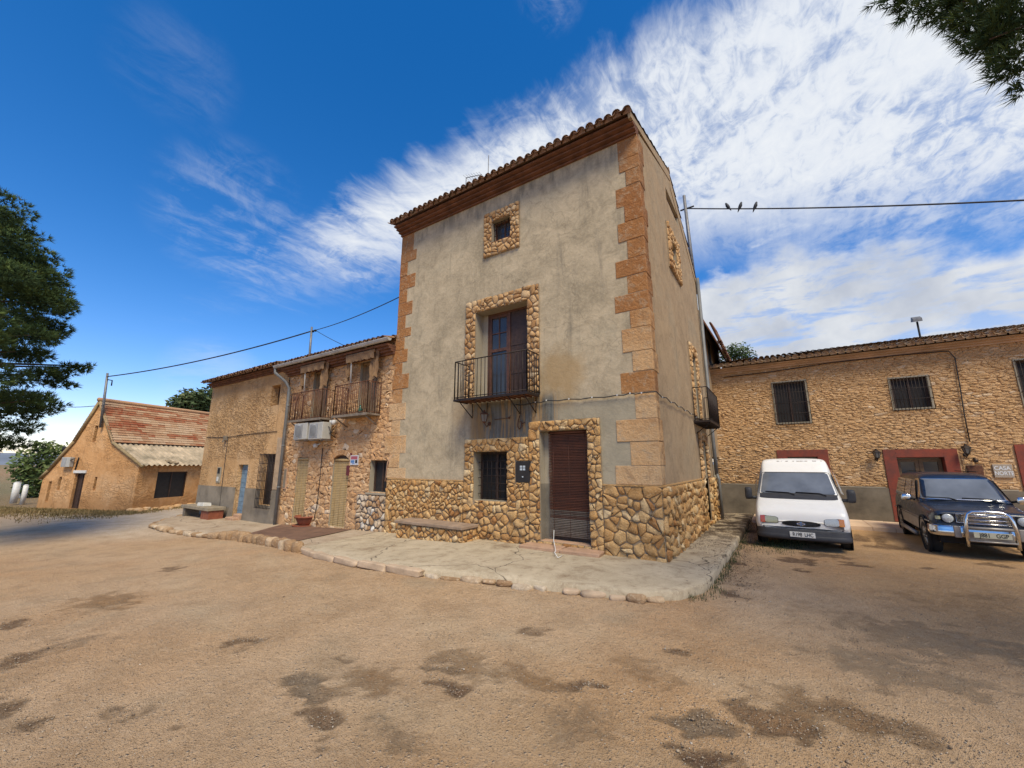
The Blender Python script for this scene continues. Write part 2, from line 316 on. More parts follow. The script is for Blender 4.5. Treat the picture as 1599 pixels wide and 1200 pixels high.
def stones(mb,fr,u0,u1,z0,z1,size,asp=1.0,ops=(),h=.03,gap=.012,seed=1,mi=0,jit=.8,n0=0,rough=.35,round_=.22,keep=None,taper=.82,sizefn=None):
    rg=R(seed); A=asp; Z0,Z1=z0*A,z1*A; pts=[]
    nu=max(1,int(round((u1-u0)/size))); nz=max(1,int(round((Z1-Z0)/size))); du=(u1-u0)/nu; dz=(Z1-Z0)/nz
    cell={}
    for i in range(nu):
        for j in range(nz):
            off=.5*du*(j%2)
            x=u0+(i+.5)*du+off*.8+rg.uniform(-.5,.5)*jit*du; y=Z0+(j+.5)*dz+rg.uniform(-.5,.5)*jit*dz
            x=min(max(x,u0+.02),u1-.02); y=min(max(y,Z0+.02),Z1-.02); w=rg.random()
            cell.setdefault((i,j),[]).append((x,y))
            if sizefn and sizefn(x,y/A)>rg.random(): cell[(i,j)].append((x+rg.uniform(-.4,.4)*du,y+rg.uniform(-.4,.4)*dz))
            elif w<.30: cell[(i,j)]=[] if (rg.random()<.45) else cell[(i,j)]+[(x+rg.uniform(-.4,.4)*du,y+rg.uniform(-.4,.4)*dz)]
    for (i,j),L in cell.items():
        for p in L:
            poly=[(u0,Z0),(u1,Z0),(u1,Z1),(u0,Z1)]
            nb=[]
            for a in range(-3,4):
                for b in range(-3,4):
                    for q in cell.get((i+a,j+b),()):
                        if q is not p: nb.append(((q[0]-p[0])**2+(q[1]-p[1])**2,q))
            nb.sort(key=lambda t:t[0])
            for d,q in nb[:16]:
                if d<1e-8: continue
                a=q[0]-p[0];b=q[1]-p[1]; poly=clip(poly,a,b,(q[0]**2+q[1]**2-p[0]**2-p[1]**2)/2)
                if len(poly)<3: break
            if len(poly)<3: continue
            poly=[(x,y/A) for x,y in poly]
            for o in ops:
                xs=[q[0] for q in poly]; ys=[q[1] for q in poly]
                if max(xs)<=o[0] or min(xs)>=o[1] or max(ys)<=o[2] or min(ys)>=o[3]: continue
                cs=[clip(poly,1,0,o[0]),clip(poly,-1,0,-o[1]),clip(poly,0,1,o[2]),clip(poly,0,-1,-o[3])]
                cs=[c for c in cs if len(c)>2]
                poly=max(cs,key=area) if cs else []
                if len(poly)<3: break
            if len(poly)<3 or area(poly)<size*size*.02/A: continue
            cx=sum(q[0] for q in poly)/len(poly); cy=sum(q[1] for q in poly)/len(poly)
            if keep and not keep(cx,cy): continue
            # inset
            pin=[]; gp=gap*rg.uniform(.6,1.9)
            for q in poly:
                dx,dy=q[0]-cx,q[1]-cy; L2=math.hypot(dx,dy) or 1; k=max(.3,1-gp*1.25/L2); pin.append((cx+dx*k,cy+dy*k))
            # corner cutting
            ring=[];n=len(pin)
            for a in range(n):
                p0=pin[a];p1=pin[(a+1)%n]
                c=rg.uniform(.6,1.3)*round_
                c=min(c,.45)
                ring.append((p0[0]+(p1[0]-p0[0])*c,p0[1]+(p1[1]-p0[1])*c)); ring.append((p0[0]+(p1[0]-p0[0])*(1-c),p0[1]+(p1[1]-p0[1])*(1-c)))
            jz=size*.05*rough*2
            ring=[(x+rg.uniform(-jz,jz),y+rg.uniform(-jz,jz)/A) for x,y in ring]
            hh=h*rg.uniform(.55,1.25); tx=rg.uniform(-1,1)*h*.5*rough*2; ty=rg.uniform(-1,1)*h*.5*rough*2
            m=len(ring); vs=[fr.p(x,y,n0-.012) for x,y in ring]; vs+=[fr.p(x,y,n0+hh*.55) for x,y in ring]
            for x,y in ring:
                xx=cx+(x-cx)*taper; yy=cy+(y-cy)*taper
                vs.append(fr.p(xx,yy,n0+hh+tx*(x-cx)/size*2+ty*(y-cy)/size*2+rg.uniform(-1,1)*h*.12))
            vs.append(fr.p(cx+rg.uniform(-.2,.2)*size*.4,cy,n0+hh*(1+rg.uniform(0,.18))))
            fs=[]
            for k in range(m):
                k2=(k+1)%m; fs.append((k,k2,m+k2,m+k)); fs.append((m+k,m+k2,2*m+k2,2*m+k)); fs.append((2*m+k,2*m+k2,3*m))
            mb.add(vs,fs,mi,min(1,max(0,rg.gauss(.5,.26))),True)

# ------------------------------------------------------------------ barrel-tile roof helper
def barrel_roof(mb,O,U,S,nU,length,pitch=.21,course=.38,r=.085,seed=3,mi=0,jit=.01,under=True):
    """O eave start, U along the eave, S unit vector up the slope"""
    rg=R(seed); O=Vector(O);U=Vector(U).normalized();S=Vector(S).normalized();Nn=U.cross(S).normalized()
    if Nn.z<0: Nn=-Nn
    nc=max(1,int(math.ceil(length/course)))
    for i in range(nU):
        for kind in ((0,1) if under else (1,)):
            for c in range(nc):
                s0=c*course-(rg.uniform(0,.05) if c==0 else .0)- (0 if kind else .03); s1=min(length,(c+1)*course+.05)
                u=(i+(0.5 if kind else 0))*pitch+rg.uniform(-jit,jit)
                vs=[]; K=6
                ra,rb=(r*1.04,r*.86) if kind else (r*.9,r*.9)
                ln=rg.uniform(-.006,.006)
                for s_,rr,lift in ((s0,ra,.022),(s1,rb,.0)):
                    for k in range(K+1):
                        a=math.pi*k/K
                        x=math.cos(a)*rr; y=math.sin(a)*rr
                        if kind: q=O+U*(u+x)+S*s_+Nn*(y*.95+lift+.03+ln)
                        else: q=O+U*(u+x)+S*s_+Nn*(-y*.8+.075+lift)
                        vs.append(q)
                fs=[(k,k+1,K+2+k,K+1+k) for k in range(K)]
                if c==0:  # thickness at the eave end
                    o=len(vs)
                    for k in range(K+1): vs.append(vs[k]-Nn*.0+(-Nn*.016 if kind else Nn*.014)+S*.0)
                    fs+=[(k,k+1,o+k+1,o+k) for k in range(K)]
                mb.add(vs,fs,mi,min(1,max(0,rg.gauss(.5,.28))),True)
                if c==0 and kind:  # mortar plug closing the tile end
                    pl=[]
                    for k in range(K+1):
                        a=math.pi*k/K; pl.append(O+U*(u+math.cos(a)*r*.98)+S*(s0+.035)+Nn*(math.sin(a)*r*.93+.045))
                    mb.add(pl+[O+U*(u+r)+S*(s0+.035)-Nn*.02,O+U*(u-r)+S*(s0+.035)-Nn*.02][::1],[tuple(range(K+1))+(K+2,K+1)],mi,.62)
def railing(mb,pts,z0,z1,sp=.11,r=.008,rr=.014,mi=0,flat=False):
    pts=[Vector((p[0],p[1],0)) for p in pts]
    for z in (z1,z0+.04):
        for a,b in zip(pts,pts[1:]):
            mb.tube([a+Vector((0,0,z)),b+Vector((0,0,z))],rr if z==z1 else rr*.8,6,mi)
    for a,b in zip(pts,pts[1:]):
        L=(b-a).length; n=max(1,int(round(L/sp)))
        for i in range(n+1):
            q=a.lerp(b,i/n); k=r*1.7 if i in(0,n) else r
            mb.tube([q+Vector((0,0,z0)),q+Vector((0,0,z1))],k,5,mi)
def grille(mb,fr,u0,u1,z0,z1,n,sp=.12,hs=.3,r=.007,mi=0,box=0):
    k=max(1,int(round((u1-u0)/sp)))
    for i in range(k+1):
        u=u0+(u1-u0)*i/k; mb.tube([fr.p(u,z0,n),fr.p(u,z1,n)],r,5,mi)
    k=max(1,int(round((z1-z0)/hs)))
    for i in range(k+1):
        z=z0+.03+(z1-z0-.06)*i/k; pts=[fr.p(u0,z,n),fr.p(u1,z,n)]
        if box: pts=[fr.p(u0,z,n-box)]+pts+[fr.p(u1,z,n-box)]
        mb.tube(pts,r*1.1,5,mi)
def text_mesh(txt,size,ext,font_scale=(1,1)):
    cu=bpy.data.curves.new('t','FONT'); cu.body=txt; cu.size=size; cu.extrude=ext; cu.offset=size*.018; cu.align_x='CENTER'; cu.align_y='CENTER'
    o=bpy.data.objects.new('t',cu); COL.objects.link(o); dg=bpy.context.evaluated_depsgraph_get(); me=bpy.data.meshes.new_from_object(o.evaluated_get(dg))
    vs=[tuple(v.co) for v in me.vertices]; fs=[tuple(p.vertices) for p in me.polygons]
    bpy.data.objects.remove(o); bpy.data.curves.remove(cu); bpy.data.meshes.remove(me); return vs,fs
def add_text(mb,txt,size,ctr,ax,up,nrm,mi=0,ext=.001,sx=1.0):
    vs,fs=text_mesh(txt,size,ext); ctr=Vector(ctr);ax=Vector(ax);up=Vector(up);nrm=Vector(nrm)
    mb.add([ctr+ax*(v[0]*sx)+up*v[1]+nrm*v[2] for v in vs],fs,mi)

# ------------------------------------------------------------------ ground levels
Y0=8.08; X0=-1.94; YR=17.54
def sstep(a,b,x): t=min(1,max(0,(x-a)/(b-a))); return t*t*(3-2*t)
def zpav(x): return -0.43*min(1,max(0,(-6-x)/10.5))-.02*sstep(-16,-22,x)
def zroad(x,y):
    z=zpav(x)-.13-.02*sstep(-14,-30,x)
    d=math.hypot(x,y)
    z+= -1.3*sstep(45,130,d)*(1 if x<0 else .3)
    return z
FT=Fr((0,Y0,0),(1,0,0),(0,-1,0)); FS=Fr((X0,0,0),(0,1,0),(1,0,0)); FR_=Fr((0,YR,0),(1,0,0),(0,-1,0))
# ================================================================== TOWER HOUSE
ZW=1.32; XL=-9.62; YB=15.45; ZE=9.2; YRG=11.8; ZRG=10.35
tower=empty('tower_house',(-5.8,Y0,0),'tall three-storey plastered tower house with orange ashlar corners and stone-clad base','house')
def fx(x,y): return FT.hit(x,y)
# openings on the front: (u0,u1,z0,z1,reveal)
a=FT.hit(769,346);b=FT.hit(798,371); o_att=(a[0],b[0],b[1]+.02,a[1]-.03,.22)
a=FT.hit(744,489);b=FT.hit(824,470); o_bal=(a[0],b[0],3.33,(a[1]+b[1])/2,.38)
a=FT.hit(843,676);b=FT.hit(917,668); o_door=(a[0],b[0],.12,(a[1]+b[1])/2,.28)
a=FT.hit(741,706);b=FT.hit(793,784); o_win=(a[0],b[0],b[1],a[1],.34)
fops=[o_att,o_bal,o_door,o_win]
# side openings
o_sw=(11.02,11.72,7.32,7.98,.2); o_sb=(12.75,13.45,3.1,5.05,.3); o_sd=(13.05,13.95,.1,2.42,.3); o_slit=(11.05,12.75,9.24,9.64,.25)
mb=MB()
wall(mb,FT,XL,X0,-.9,ZE,fops,0,.3,1)
wall(mb,FS,Y0,YB,-.9,8.45,[o_sw,o_sb,o_sd],2,.3,1)
# gable part of the side wall above 8.45 (with the slot opening cut out)
def gz_top(y): return ZE+(ZRG-ZE)*(y-Y0)/(YRG-Y0) if y<YRG else ZRG-(ZRG-8.45)*(y-YRG)/(YB-YRG)
ys=[Y0,o_slit[0],YRG,o_slit[1],YB]
for y0_,y1_ in zip(ys,ys[1:]):
    t0,t1=gz_top(y0_),gz_top(y1_)
    if o_slit[0]<=y0_<o_slit[1]:
        mb.quad(FS.p(y0_,8.45),FS.p(y1_,8.45),FS.p(y1_,o_slit[2]),FS.p(y0_,o_slit[2]),2); mb.quad(FS.p(y0_,o_slit[3]),FS.p(y1_,o_slit[3]),FS.p(y1_,t1),FS.p(y0_,t0),2)
    else: mb.quad(FS.p(y0_,8.45),FS.p(y1_,8.45),FS.p(y1_,t1),FS.p(y0_,t0),2)
    mb.quad((XL,y0_,-.9),(XL,y0_,t0),(XL,y1_,t1),(XL,y1_,-.9),0)
wall(mb,FS,o_slit[0],o_slit[1],o_slit[2],o_slit[3],[o_slit],2,.25,1)
mb.quad((XL,YB,-.9),(XL,YB,8.45),(X0,YB,8.45),(X0,YB,-.9),0)
mb.build('wall',[M_plaster,M_reveal,M_sideplaster],tower)
# --- quoins (measured edges of the toothing)
def z1p(x,y): return (600+x/2.855,140+y/2.855)
def z2p(x,y): return (600+x/2.855,520+y/2.855)
rq=[(1036,205,325,1),(1045,325,372,1),(1075,372,442,1),(1030,442,530,1),(1070,530,600,1),(1040,600,682,1),(1082,682,765,1),(1030,765,840,1),(1082,840,920,1),(1026,920,995,1),(1095,995,1070,1),(1058,1070,1172,1),(1105,90,178,2),(1052,178,272,2),(1116,272,388,2),(1034,388,487,2),(1096,487,592,2),(1030,592,680,2)]
mq=MB(); rg=R(5)
def joints(L):
    Z=[]
    for k,(x,ya,yb,w) in enumerate(L):
        f=z1p if w==1 else z2p
        Z.append((FT.hit(*f(x,ya)),FT.hit(*f(x,yb))))
    out=[]
    for k in range(len(L)):
        za=ZE-.1 if k==0 else (Z[k-1][1][1]+Z[k][0][1])/2
        zb=Z[k][1][1] if k==len(L)-1 else (Z[k][1][1]+Z[k+1][0][1])/2
        out.append((Z[k][0][0],za,zb))
    return out
for k,(u,za,zb) in enumerate(joints(rq)):
    if k==len(rq)-1: zb=ZW+.03
    dd=[.42,.3,.34,.28,.4,.3,.28,.36][k%8]*1.15
    e_=rg.uniform(.006,.02); mq.box(u,X0+e_,Y0-e_,Y0+dd,zb+.004,za-.004,0,rg.random())
qo=mq.build('corner_stones',M_quoin,tower,bevel=.010,label='orange ashlar corner stones at the exposed corner')
lq=[(135,632,712,1),(145,712,762,1),(106,762,822,1),(140,822,882,1),(104,882,943,1),(127,943,1003,1),(97,1003,1060,1),(120,1060,1100,1),(92,1100,1156,1),(105,1156,1215,1),(82,130,182,2),(110,182,247,2),(82,247,312,2),(97,312,387,2),(72,387,457,2),(98,457,537,2),(68,537,602,2),(95,602,655,2)]
mq=MB()
for k,(u,za,zb) in enumerate(joints(lq)):
    if k==len(lq)-1: zb=ZW+.03
    ul=XL-.007- (rg.uniform(.05,.25) if za<5.4 and k%2 else 0)
    e_=rg.uniform(.006,.02); mq.box(ul,u,Y0-e_,Y0+.3,zb+.004,za-.004,0,rg.random())
mq.build('corner_stones',M_quoin,tower,bevel=.010,label='ashlar corner stones beside the row house, pale below and orange above')
# --- stone base cladding, front and side
ZW=1.32
def surr_rects():
    a=FT.hit(727,688); b=FT.hit(838,655); c=FT.hit(937,652)
    return a,b,c
s1,s2,s3=surr_rects()
US0,US1,US2=s1[0],o_door[0]-.28,s3[0]; ZS1=FT.hit(741,686)[1]; ZS2=FT.hit(880,656)[1]
mbk=MB(); mst=MB()
ops2=[o_door,o_win,(FT.hit(806,721)[0]-.01,FT.hit(828,721)[0]+.01,FT.hit(806,753)[1]-.01,FT.hit(806,721)[1]+.01)]
for (u0,u1,z0,z1,sz,sd) in ((XL-.02,US0,-.25,ZW,.155,11),(US0,US1,-.15,ZS1,.165,12),(US1,US2,-.15,ZS2,.165,13),(US2,X0+.02,-.15,ZW,.215,14)):
    big=(lambda x,z: .0 if z<.55 else .35)
    stones(mst,FT,u0,u1,z0,z1,sz,1.05,[o for o in ops2 if o[0]<u1 and o[1]>u0],h=.036,gap=.008,seed=sd,n0=.03,sizefn=big,round_=.15,taper=.87,rough=.6)
    wall(mbk,Fr((0,Y0-.03,0),(1,0,0),(0,-1,0)),u0,u1,max(z0,-.3),z1,[(max(o[0],u0),min(o[1],u1),o[2],o[3],.03) for o in (o_door,o_win) if o[0]<u1 and o[1]>u0],0,.03,0)
    mbk.quad(FT.p(u0,z1,.03),FT.p(u1,z1,.03),FT.p(u1,z1,0),FT.p(u0,z1,0),0)
stones(mst,FS,Y0-.04,YB,-.2,ZW,.2,1.05,[o_sd],h=.055,gap=.011,seed=15,n0=.03,rough=.6)
FSk=Fr((X0+.03,0,0),(0,1,0),(1,0,0)); wall(mbk,FSk,Y0-.03,YB,-.3,ZW,[o_sd],0,.03,0)
mbk.quad(FS.p(Y0-.03,ZW,.03),FS.p(YB,ZW,.03),FS.p(YB,ZW,0),FS.p(Y0-.03,ZW,0),0)
mbk.quad(FT.p(US0,ZW,.03),FT.p(US0,ZS1,.03),FT.p(US0,ZS1,0),FT.p(US0,ZW,0),0); mbk.quad(FT.p(US2,ZW,.03),FT.p(US2,ZS2,.03),FT.p(US2,ZS2,0),FT.p(US2,ZW,0),0)
mbk.quad(FT.p(US1,ZS1,.03),FT.p(US1,ZS2,.03),FT.p(US1,ZS2,0),FT.p(US1,ZS1,0),0)
base=mst.build('stone_cladding',M_clad,tower); mbk.build('mortar_bed',M_cladm,base)
# thin capping line of the cladding
mc=MB()
mc.fbox(FT,XL,US0-.005,0,.055,ZW+.002,ZW+.03); mc.build('base_capping',M_clad,tower)
mc=MB(); mc.fbox(FT,US2+.005,X0+.045,0,.055,ZW+.002,ZW+.03); mc.fbox(FS,Y0-.0,13.0,0,.055,ZW+.002,ZW+.03); mc.build('base_capping',M_clad,tower)
# --- stone surrounds of the upper openings
def surround(fr,u0,u1,z0,z1,op,sz,sd,name='stone_surround',bottom=True):
    s=MB(); stones(s,fr,u0,u1,z0,z1,sz,1.0,[op],h=.04,gap=.010,seed=sd,n0=.03)
    k=MB(); F2=Fr(fr.O+fr.N*.03,fr.U,fr.N); wall(k,F2,u0,u1,z0,z1,[(op[0],op[1],max(op[2],z0+.001),op[3],.03)],0,.03,0)
    P=fr.p
    for (p,q) in (((u0,z0),(u0,z1)),((u0,z1),(u1,z1)),((u1,z1),(u1,z0)),((u1,z0),(u0,z0))): k.quad(P(*p,.03),P(*q,.03),P(*q,0),P(*p,0),0)
    so=s.build(name,M_surr,tower); k.build('mortar_bed',M_cladm,so); return so
a=FT.hit(757,337);b=FT.hit(812,384.5); surround(FT,a[0],b[0],b[1]-.02,a[1],o_att,.135,21)
a=FT.hit(729,474.5);b=FT.hit(842,446); surround(FT,a[0],b[0],3.4,a[1],o_bal,.15,22)
surround(FS,10.6,12.15,6.95,8.3,o_sw,.15,23); surround(FS,12.45,13.8,3.1,5.35,o_sb,.15,24)
mm=MB(); stones(mm,FS,12.78,13.05,.1,2.7,.14,1,[],h=.05,gap=.01,seed=25,n0=.03); stones(mm,FS,13.95,14.2,.1,2.7,.14,1,[],h=.05,gap=.01,seed=26,n0=.03); stones(mm,FS,13.05,13.95,2.42,2.7,.14,1,[],h=.05,gap=.01,seed=27,n0=.03)
mm.build('stone_surround',M_surr,tower)
# --- attic window
w=MB(); o=o_att; n=-.16
w.fbox(FT,o[0],o[1],n-.05,n,o[2],o[2]+.05);w.fbox(FT,o[0],o[1],n-.05,n,o[3]-.05,o[3]);w.fbox(FT,o[0],o[0]+.05,n-.05,n,o[2]+.05,o[3]-.05);w.fbox(FT,o[1]-.05,o[1],n-.05,n,o[2]+.05,o[3]-.05)
mu=(o[0]+o[1])/2; w.fbox(FT,mu-.02,mu+.02,n-.05,n,o[2]+.05,o[3]-.05)
wo=w.build('window',M_wood,tower); g=MB(); g.quad(FT.p(o[0],o[2],n-.03),FT.p(o[1],o[2],n-.03),FT.p(o[1],o[3],n-.03),FT.p(o[0],o[3],n-.03)); g.build('pane',M_glass,wo)
g=MB(); grille(g,FT,o[0]+.02,o[1]-.02,o[2]+.01,o[3]-.01,-.07,.12,.2,.007); g.build('grille',M_iron,wo)
g=MB(); g.fbox(FT,o[0]-.02,o[1]+.02,-.2,.04,o[2]-.03,o[2]+.012); g.build('sill',M_cornice,wo)
# --- balcony door: half glazed leaf on the left, closed screen on the right
o=o_bal; n=-.30; dl=FT.hit(761,600,n)[0]; d=MB()
dl=max(o[0]+.02,dl); dm=(dl+o[1])/2-.02; T=.07
d.fbox(FT,o[0],dl,n-.08,n-.005,o[2],o[3],1)      # plaster infill left of frame
d.fbox(FT,dl,dl+.05,n-.08,n,o[2],o[3]); d.fbox(FT,o[1]-.04,o[1],n-.08,n,o[2],o[3]); d.fbox(FT,dl+.05,o[1]-.04,n-.08,n,o[3]-.06,o[3]); d.fbox(FT,dm-.03,dm+.03,n-.08,n+.01,o[2],o[3]-.06)
L0,L1=dl+.05,dm-.03; zt=o[3]-.06; zc=4.72
d.fbox(FT,L0,L0+T,n-.06,n-.012,o[2],zt);d.fbox(FT,L1-T,L1,n-.06,n-.012,o[2],zt);d.fbox(FT,L0+T,L1-T,n-.06,n-.012,zt-T,zt);d.fbox(FT,L0+T,L1-T,n-.06,n-.012,zc-.04,zc+.04);d.fbox(FT,L0+T,L1-T,n-.06,n-.012,o[2],o[2]+.12)
um=(L0+L1)/2; d.fbox(FT,um-.012,um+.012,n-.055,n-.015,zc+.04,zt-T); d.fbox(FT,L0+T,L1-T,n-.055,n-.018,(zc+zt)/2-.03,(zc+zt)/2-.005)
do=d.build('balcony_door',[M_wood,M_reveal],tower)
g=MB(); g.quad(FT.p(L0,o[2],n-.04),FT.p(L1,o[2],n-.04),FT.p(L1,zt,n-.04),FT.p(L0,zt,n-.04)); g.build('pane',M_glass,do)
g=MB(); g.fbox(FT,dm+.03,o[1]-.04,n-.05,n-.02,o[2],zt); g.fbox(FT,dm+.03,o[1]-.04,n-.02,n-.008,zc+.05,zc+.08); g.fbox(FT,dm+.03,o[1]-.04,n-.02,n-.008,4.02,4.05)
for i in range(9): 
    u=dm+.05+i*(o[1]-.09-dm)/8.6; g.fbox(FT,u,u+.008,n-.02,n-.014,o[2],zc)
g.build('screen_leaf',M_woodd,do)
# --- front balcony
bx0,bx1=-6.66,-4.50; Yf=7.47; zb=3.33
s=MB(); s.box(bx0,bx1,Yf,Yf+.03,zb-.055,zb,0); s.box(bx0,bx0+.03,Yf+.03,Y0-.07,zb-.055,zb,0); s.box(bx1-.03,bx1,Yf+.03,Y0-.07,zb-.055,zb,0)
for i in range(14):
    x=bx0+.1+i*(bx1-bx0-.2)/13; s.box(x-.025,x+.025,Yf+.03,Y0-.02,zb-.045,zb-.01,1)
s.box(bx0+.03,bx1-.03,Yf+.03,Y0-.02,zb-.012,zb,2)
bo=s.build('balcony',[M_iron,M_cornice,M_slab],tower)
r=MB(); railing(r,[(bx0+.02,Y0-.05),(bx0+.02,Yf+.02),(bx1-.02,Yf+.02),(bx1-.02,Y0-.05)],zb,4.29,.118,.0095,.014); r.build('railing',M_iron,bo)
for x in (bx0+.15,bx0+.62,bx1-.55,bx1-.12):
    r=MB(); r.tube([(x,Yf+.04,zb-.05),(x,Y0-.03,zb-.42)],.012,6); r.tube([(x,Y0-.03,zb-.42),(x,Y0-.03,zb-.05)],.010,6); r.build('bracket',M_iron,bo)
# --- ground floor window with deep iron grille
o=o_win; w=MB(); n=-.3
w.fbox(FT,o[0],o[1],n-.04,n,o[2],o[3]); wo=w.build('window',M_dark,tower)
g=MB(); g.fbox(FT,o[0],o[0]+.05,n,n+.03,o[2],o[3]);g.fbox(FT,o[1]-.05,o[1],n,n+.03,o[2],o[3]);g.fbox(FT,(o[0]+o[1])/2-.04,(o[0]+o[1])/2+.04,n,n+.03,o[2],o[3]);g.fbox(FT,o[0]+.05,o[1]-.05,n,n+.028,o[3]-.06,o[3]); g.build('window_frame',M_woodd,wo)
g=MB(); grille(g,FT,o[0]+.2,o[1]-.01,o[2]+.02,o[3]-.02,-.1,.125,.18,.008); 
for k in range(5): z=o[2]+.15+k*.19; g.tube([FT.p(o[0]+.0,z,-.18),FT.p(o[0]+.2,z,-.1)],.009,5)
g.build('grille',M_iron,wo)
# --- entrance: slatted blind in front of the door
o=o_door; n=-.16; bl=FT.hit(858,690,n)[0]; d=MB(); rg=R(8)
d.fbox(FT,o[0],o[1],-.3,-.27,o[2],o[3],0); dd=d.build('door',M_woodd,tower)
bl0,bl1=bl-.02,o[1]-.015; zt=o[3]-.07; zbm=.22; nsl=64; b_=MB(); h=(zt-zbm)/nsl
for i in range(nsl):
    z=zbm+i*h; wv=.010*math.sin(i*.35)+rg.uniform(-.003,.003)
    up=i/nsl; lowc=1.0 if up<.17 else (0.85 if up<.24 else rg.uniform(0,.5))
    b_.hexa([FT.p(bl0+rg.uniform(-.004,.004),z,n+wv),FT.p(bl1,z,n+wv+.01),FT.p(bl1,z,n+wv-.008),FT.p(bl0,z,n+wv-.012),FT.p(bl0,z+h*.62,n+wv+.006),FT.p(bl1,z+h*.62,n+wv+.016),FT.p(bl1,z+h*.62,n+wv),FT.p(bl0,z+h*.62,n+wv-.004)],0,min(1,lowc+rg.uniform(-.1,.1)) if lowc>.8 else lowc)
for q in (.12,.5,.88): b_.tube([FT.p(bl0+(bl1-bl0)*q,zbm,n+.022),FT.p(bl0+(bl1-bl0)*q,zt+.03,n+.022)],.003,4,0)
b_.tube([FT.p(bl0,zt+.035,n-.02),FT.p(bl1,zt+.035,n-.02)],.035,10)
def mk_blind():
    m,nt,b=newmat('slatted_blind'); c=nt.ramp(nt.attr('rnd','Fac'),[(0,(.075,.022,.013)),(.45,(.12,.038,.02)),(.75,(.11,.05,.034)),(.86,(.12,.10,.08)),(1,(.20,.17,.135))])
    o=nt.obj(); c=nt.mix(nt.mr(nt.noise(o,6,5),.45,.7,0,.45),c,(.05,.02,.015)); setb(nt,b,c,.6); return m
b_.build('door_blind',mk_blind(),tower)
p=MB(); p.fbox(FT,o[0]+.002,bl0+.02,-.29,-.2,o[2],o[3]-.002,0); p.build('door_jamb',M_reveal,tower)
p=MB(); p.quad(FT.p(o[0]+.003,o[2],-.01),FT.p(o[0]+.003,ZW,-.01),FT.p(o[0]+.003,ZW,-.2),FT.p(o[0]+.003,o[2],-.2)); p.quad(FT.p(o[0]+.003,o[2],-.197),FT.p(bl0+.02,o[2],-.197),FT.p(bl0+.02,ZW,-.197),FT.p(o[0]+.003,ZW,-.197)); p.build('grey_jamb_dado',M_revealgrey,tower)
# stone steps
p=MB(); p.fbox(FT,o[0]-.02,o[1]+.0,-.3,.02,.02,.13); p.build('threshold',M_pink,tower,bevel=.02)
for (u0,u1) in ((o[0]-.32,o[0]+.62),(o[0]+.635,o[1]+.3)):
    p=MB(); rg=R(int(u0*100)); P=FT.p
    p.hexa([P(u0,-.02,.42),P(u1,-.02,.40),P(u1-.02,-.02,.04),P(u0+.03,-.02,.04),P(u0,.07,.43),P(u1+.02,.07,.38),P(u1,.075,.04),P(u0+.05,.075,.04)]); p.build('step_slab',M_pink,tower,bevel=.025)
# --- side openings fill
def fill(parent,fr,o,n,mat,name,fm=None,label=None):
    w=MB(); w.fbox(fr,o[0],o[1],n-.04,n,o[2],o[3]); wo=w.build(name,mat,parent,label=label)
    if fm:
        g=MB(); g.fbox(fr,o[0],o[0]+.06,n,n+.03,o[2],o[3]);g.fbox(fr,o[1]-.06,o[1],n,n+.03,o[2],o[3]);g.fbox(fr,o[0]+.06,o[1]-.06,n,n+.028,o[3]-.06,o[3]);g.fbox(fr,(o[0]+o[1])/2-.03,(o[0]+o[1])/2+.03,n,n+.026,o[2],o[3]-.06); g.build('frame',fm,wo)
    return wo
fill(tower,FS,o_sw,-.15,M_reveal,'window',M_reveal,'small blocked gable window'); fill(tower,FS,o_sb,-.22,M_reveal,'balcony_door',M_woodl,'pale side balcony door')
fill(tower,FS,o_sd,-.22,M_woodd,'door',M_woodd,'dark side door'); fill(tower,FS,o_slit,-.08,M_wood,'shutter',None,'long brown shutter under the gable')
# side balcony
s=MB(); sx=-1.50; s.box(X0,sx,12.3,14.5,2.9,2.96,0)
for i in range(11): y=12.4+i*.2; s.box(X0+.02,sx-.02,y-.02,y+.02,2.86,2.899,0)
bo=s.build('balcony',[M_iron],tower,label='narrow iron balcony on the side wall')
r=MB(); railing(r,[(X0+.04,12.32),(sx-.02,12.32),(sx-.02,14.48),(X0+.04,14.48)],2.95,3.9,.11,.008,.014); r.build('railing',M_iron,bo)
for y in (12.45,14.3):
    r=MB(); r.tube([(sx-.05,y,2.88),(X0+.03,y,2.6)],.012,6); r.build('bracket',M_iron,bo)
# --- cornice and roof
c=MB(); pj_=[0,.10,.20,.30,.36]; zz=[9.07,9.13,9.19,9.25,9.31]
for i in range(4):
    d_=pj_[i]+.06; c.box(XL-.02-.0,X0+.012,Y0-d_,Y0+.15,zz[i],zz[i+1]-.018,0)
    c.box(XL-.01,X0+.004,Y0-d_+.03,Y0+.15,zz[i+1]-.018,zz[i+1],0)
c.build('cornice',M_cornice,tower)
sl=(ZRG-ZE)/(YRG-Y0); S=Vector((0,1,sl)).normalized(); ln=(YRG-(Y0-.47))/S.y
rf=MB(); nT=37; pt_=(X0-XL+.10)/nT
barrel_roof(rf,(XL-.05,Y0-.47,9.31),(1,0,0),S,nT,ln,pt_,.40,.092,seed=31)
S2=Vector((0,-1,(ZRG-8.45)/(YB-YRG))).normalized(); barrel_roof(rf,(X0+.05,YB+.25,8.45),(-1,0,0),S2,nT,(YB+.25-YRG)/-S2.y,pt_,.40,.092,seed=32,under=False)
k=.2; zt0=9.31; 
rf.quad((XL,Y0-.44,9.33),(X0,Y0-.44,9.33),(X0,YRG,ZRG+.28),(XL,YRG,ZRG+.28),0,.1); rf.quad((XL,YRG,ZRG+.28),(X0,YRG,ZRG+.28),(X0,YB+.2,8.5),(XL,YB+.2,8.5),0,.1)
rf.tube([(XL-.02,YRG,ZRG+.33),(X0+.02,YRG,ZRG+.33)],.11,10)
